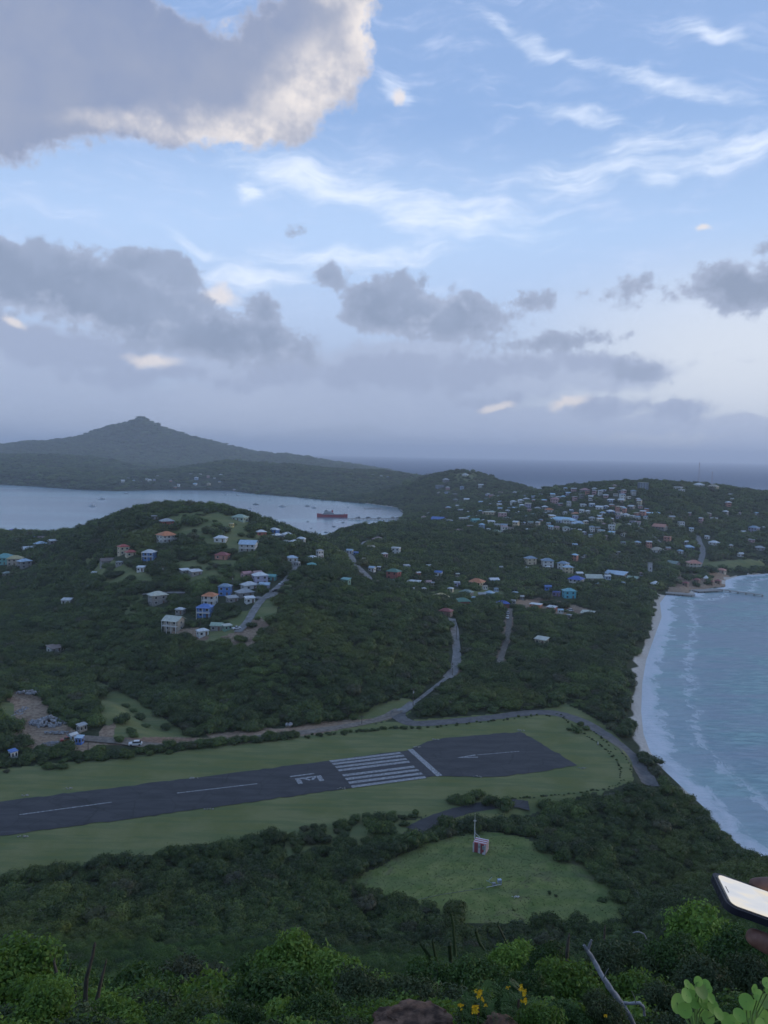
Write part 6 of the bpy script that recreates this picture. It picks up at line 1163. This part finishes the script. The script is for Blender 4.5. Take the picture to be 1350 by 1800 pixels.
# ------------------------------------------------------------------ phone held at the right edge
S_ = Vector((-0.1406, -0.9895, -0.0347)).normalized(); L_ = Vector((0.95324, -0.12586, -0.27474)).normalized(); nrm = -L_.cross(S_).normalized()
if nrm.z < 0: nrm = -nrm
org = Vector((0, 0, CZ)) + Vector(ray(1249, 1530)) * 1.0123
PM = Matrix((( L_.x, S_.x, nrm.x, org.x), (L_.y, S_.y, nrm.y, org.y), (L_.z, S_.z, nrm.z, org.z), (0, 0, 0, 1)))
if PM.to_3x3().determinant() < 0: flip = -1
else: flip = 1
ph = empty('phone', (0, 0, 0)); ph.location = org
PR = Matrix.Translation(-org) @ PM
def slab(l0, l1, s0, s1, n0, n1, r_, name, mat):
    bm = bmesh.new(); pts = []
    for cx_, cy_, a0 in ((l1 - r_, s1 - r_, 0), (l0 + r_, s1 - r_, 90), (l0 + r_, s0 + r_, 180), (l1 - r_, s0 + r_, 270)):
        for j in range(9): a = R(a0 + j * 11.25); pts.append((cx_ + r_ * math.cos(a), cy_ + r_ * math.sin(a)))
    lo = [bm.verts.new((x, y, n0)) for x, y in pts]; hi = [bm.verts.new((x, y, n1)) for x, y in pts]; bm.faces.new(hi); bm.faces.new(lo[::-1])
    for j in range(len(pts)): bm.faces.new((lo[j], lo[(j + 1) % len(pts)], hi[(j + 1) % len(pts)], hi[j]))
    me = bpy.data.meshes.new(name); bmesh.ops.recalc_face_normals(bm, faces=bm.faces[:]); bm.to_mesh(me); bm.free(); me.transform(PR); me.materials.append(mat); o = link(name, me, ph); return o
case = paint('phone_case', (.012, .013, .022), .45, .1, 30)
slab(0, .156, 0, .076, -.0085, 0, .012, 'case', case); slab(.0035, .1525, .0035, .0725, .0, .0006, .010, 'bezel', paint('black_glass', (.01, .01, .012), .1, .1, 30))
mt, n = mat_new('phone_screen'); co = n.n('ShaderNodeTexCoord').outputs['Object']; a = n.noise(n.mapping(co, rot=(0, 0, .5), scale=(1, 3, 1)), 14, 4, .5)
c_ = n.ramp(a, [(.3, (.50, .54, .62)), (.5, (.62, .63, .66)), (.62, (.74, .68, .58)), (.75, (.60, .60, .62))]); e_ = n.n('ShaderNodeEmission', inp={'Color': c_, 'Strength': .95}); gl = n.n('ShaderNodeBsdfGlossy', inp={'Roughness': .05, 'Color': (.06, .06, .06, 1)}); ad = n.n('ShaderNodeAddShader', inp={0: e_.outputs[0], 1: gl.outputs[0]}); n.nt.links.new(ad.outputs[0], n.n('ShaderNodeOutputMaterial').inputs[0])
slab(.0065, .1495, .0055, .0705, .0007, .0011, .008, 'screen', mt); slab(.0095, .0105, .031, .045, .0012, .0014, .0005, 'speaker_slot', case)
tag(ph, 'phone in a dark case with bright screen held at the right edge', 'phone')
# the hand: one continuous skin
mt, n = mat_new('skin'); co = n.n('ShaderNodeTexCoord').outputs['Object']; a = n.noise(co, 60, 5, .6)
finish(n, n.mix(n.smooth(a, .3, .7), (.12, .058, .042), (.20, .105, .078)), .55, (a, .2, .002), extra={'Subsurface Weight': .08, 'Subsurface Radius': (.01, .004, .002)}); M['skin'] = mt
V_ = []; E_ = []; Rr = []
def chain(pts, start=None):
    prev = start
    for l, s, z_, r_ in pts:
        V_.append(PR @ Vector((l, s, z_))); Rr.append(r_); i = len(V_) - 1
        if prev is not None: E_.append((prev, i))
        prev = i
    return prev
hand = empty('hand_part', org); bpy.data.objects.remove(hand)
w_i = chain([(.26, .07, -.055, .028), (.215, .060, -.045, .026), (.18, .045, -.040, .030)])
def wchain(pts, start):
    prev = start
    for px, py, dep, r_ in pts:
        V_.append(Vector((0, 0, CZ)) + Vector(ray(px, py)) * dep - org); Rr.append(r_); i = len(V_) - 1; E_.append((prev, i)); prev = i
    return prev
wchain([(1440, 1570, .99, .013), (1390, 1562, 1.0, .0125), (1362, 1557, 1.005, .0120), (1335, 1556, 1.01, .0100), (1315, 1553, 1.012, .0072)], w_i)
chain([(.155, .03, -.04, .013), (.12, .035, -.030, .0105), (.09, .03, -.024, .0095), (.07, .026, -.021, .008)], w_i)
chain([(.158, .052, -.04, .013), (.125, .056, -.032, .010), (.098, .052, -.025, .009), (.08, .05, -.022, .0078)], w_i)
chain([(.163, .072, -.04, .012), (.135, .084, -.032, .0092), (.112, .082, -.022, .0082), (.097, .078, -.018, .007)], w_i)
wchain([(1450, 1690, .96, .016), (1400, 1680, .95, .0145), (1355, 1662, .94, .0130), (1330, 1650, .94, .0115), (1313, 1641, .94, .0095)], w_i)
chain([(.34, .10, -.075, .034), (.46, .15, -.12, .042)], 0)
me = bpy.data.meshes.new('person'); me.from_pydata([v[:] for v in V_], E_, []); me.materials.append(M['skin']); person = link('person', me, None, org); person.modifiers.new('skin', 'SKIN')
sk = me.skin_vertices[0].data
for i, r_ in enumerate(Rr): sk[i].radius = (r_, r_)
sk[0].use_root = True; md_ = person.modifiers.new('smooth', 'SUBSURF'); md_.levels = 2; md_.render_levels = 3
for p_ in me.polygons: p_.use_smooth = True
person.modifiers['skin'].use_smooth_shade = True
slv = MB(); v1 = PR @ Vector((.36, .107, -.083)); v2 = PR @ Vector((.47, .153, -.124)); v3 = PR @ Vector((.60, .2, -.17)); slv.tube([v1, v2, v3], [.046, .055, .06], 16); slv.build('sleeve', paint('dark_cloth', (.03, .03, .04), .9, .3, 40), person, True)
tag(person, 'hand of a person at the right edge holding a phone out over the slope', 'person')
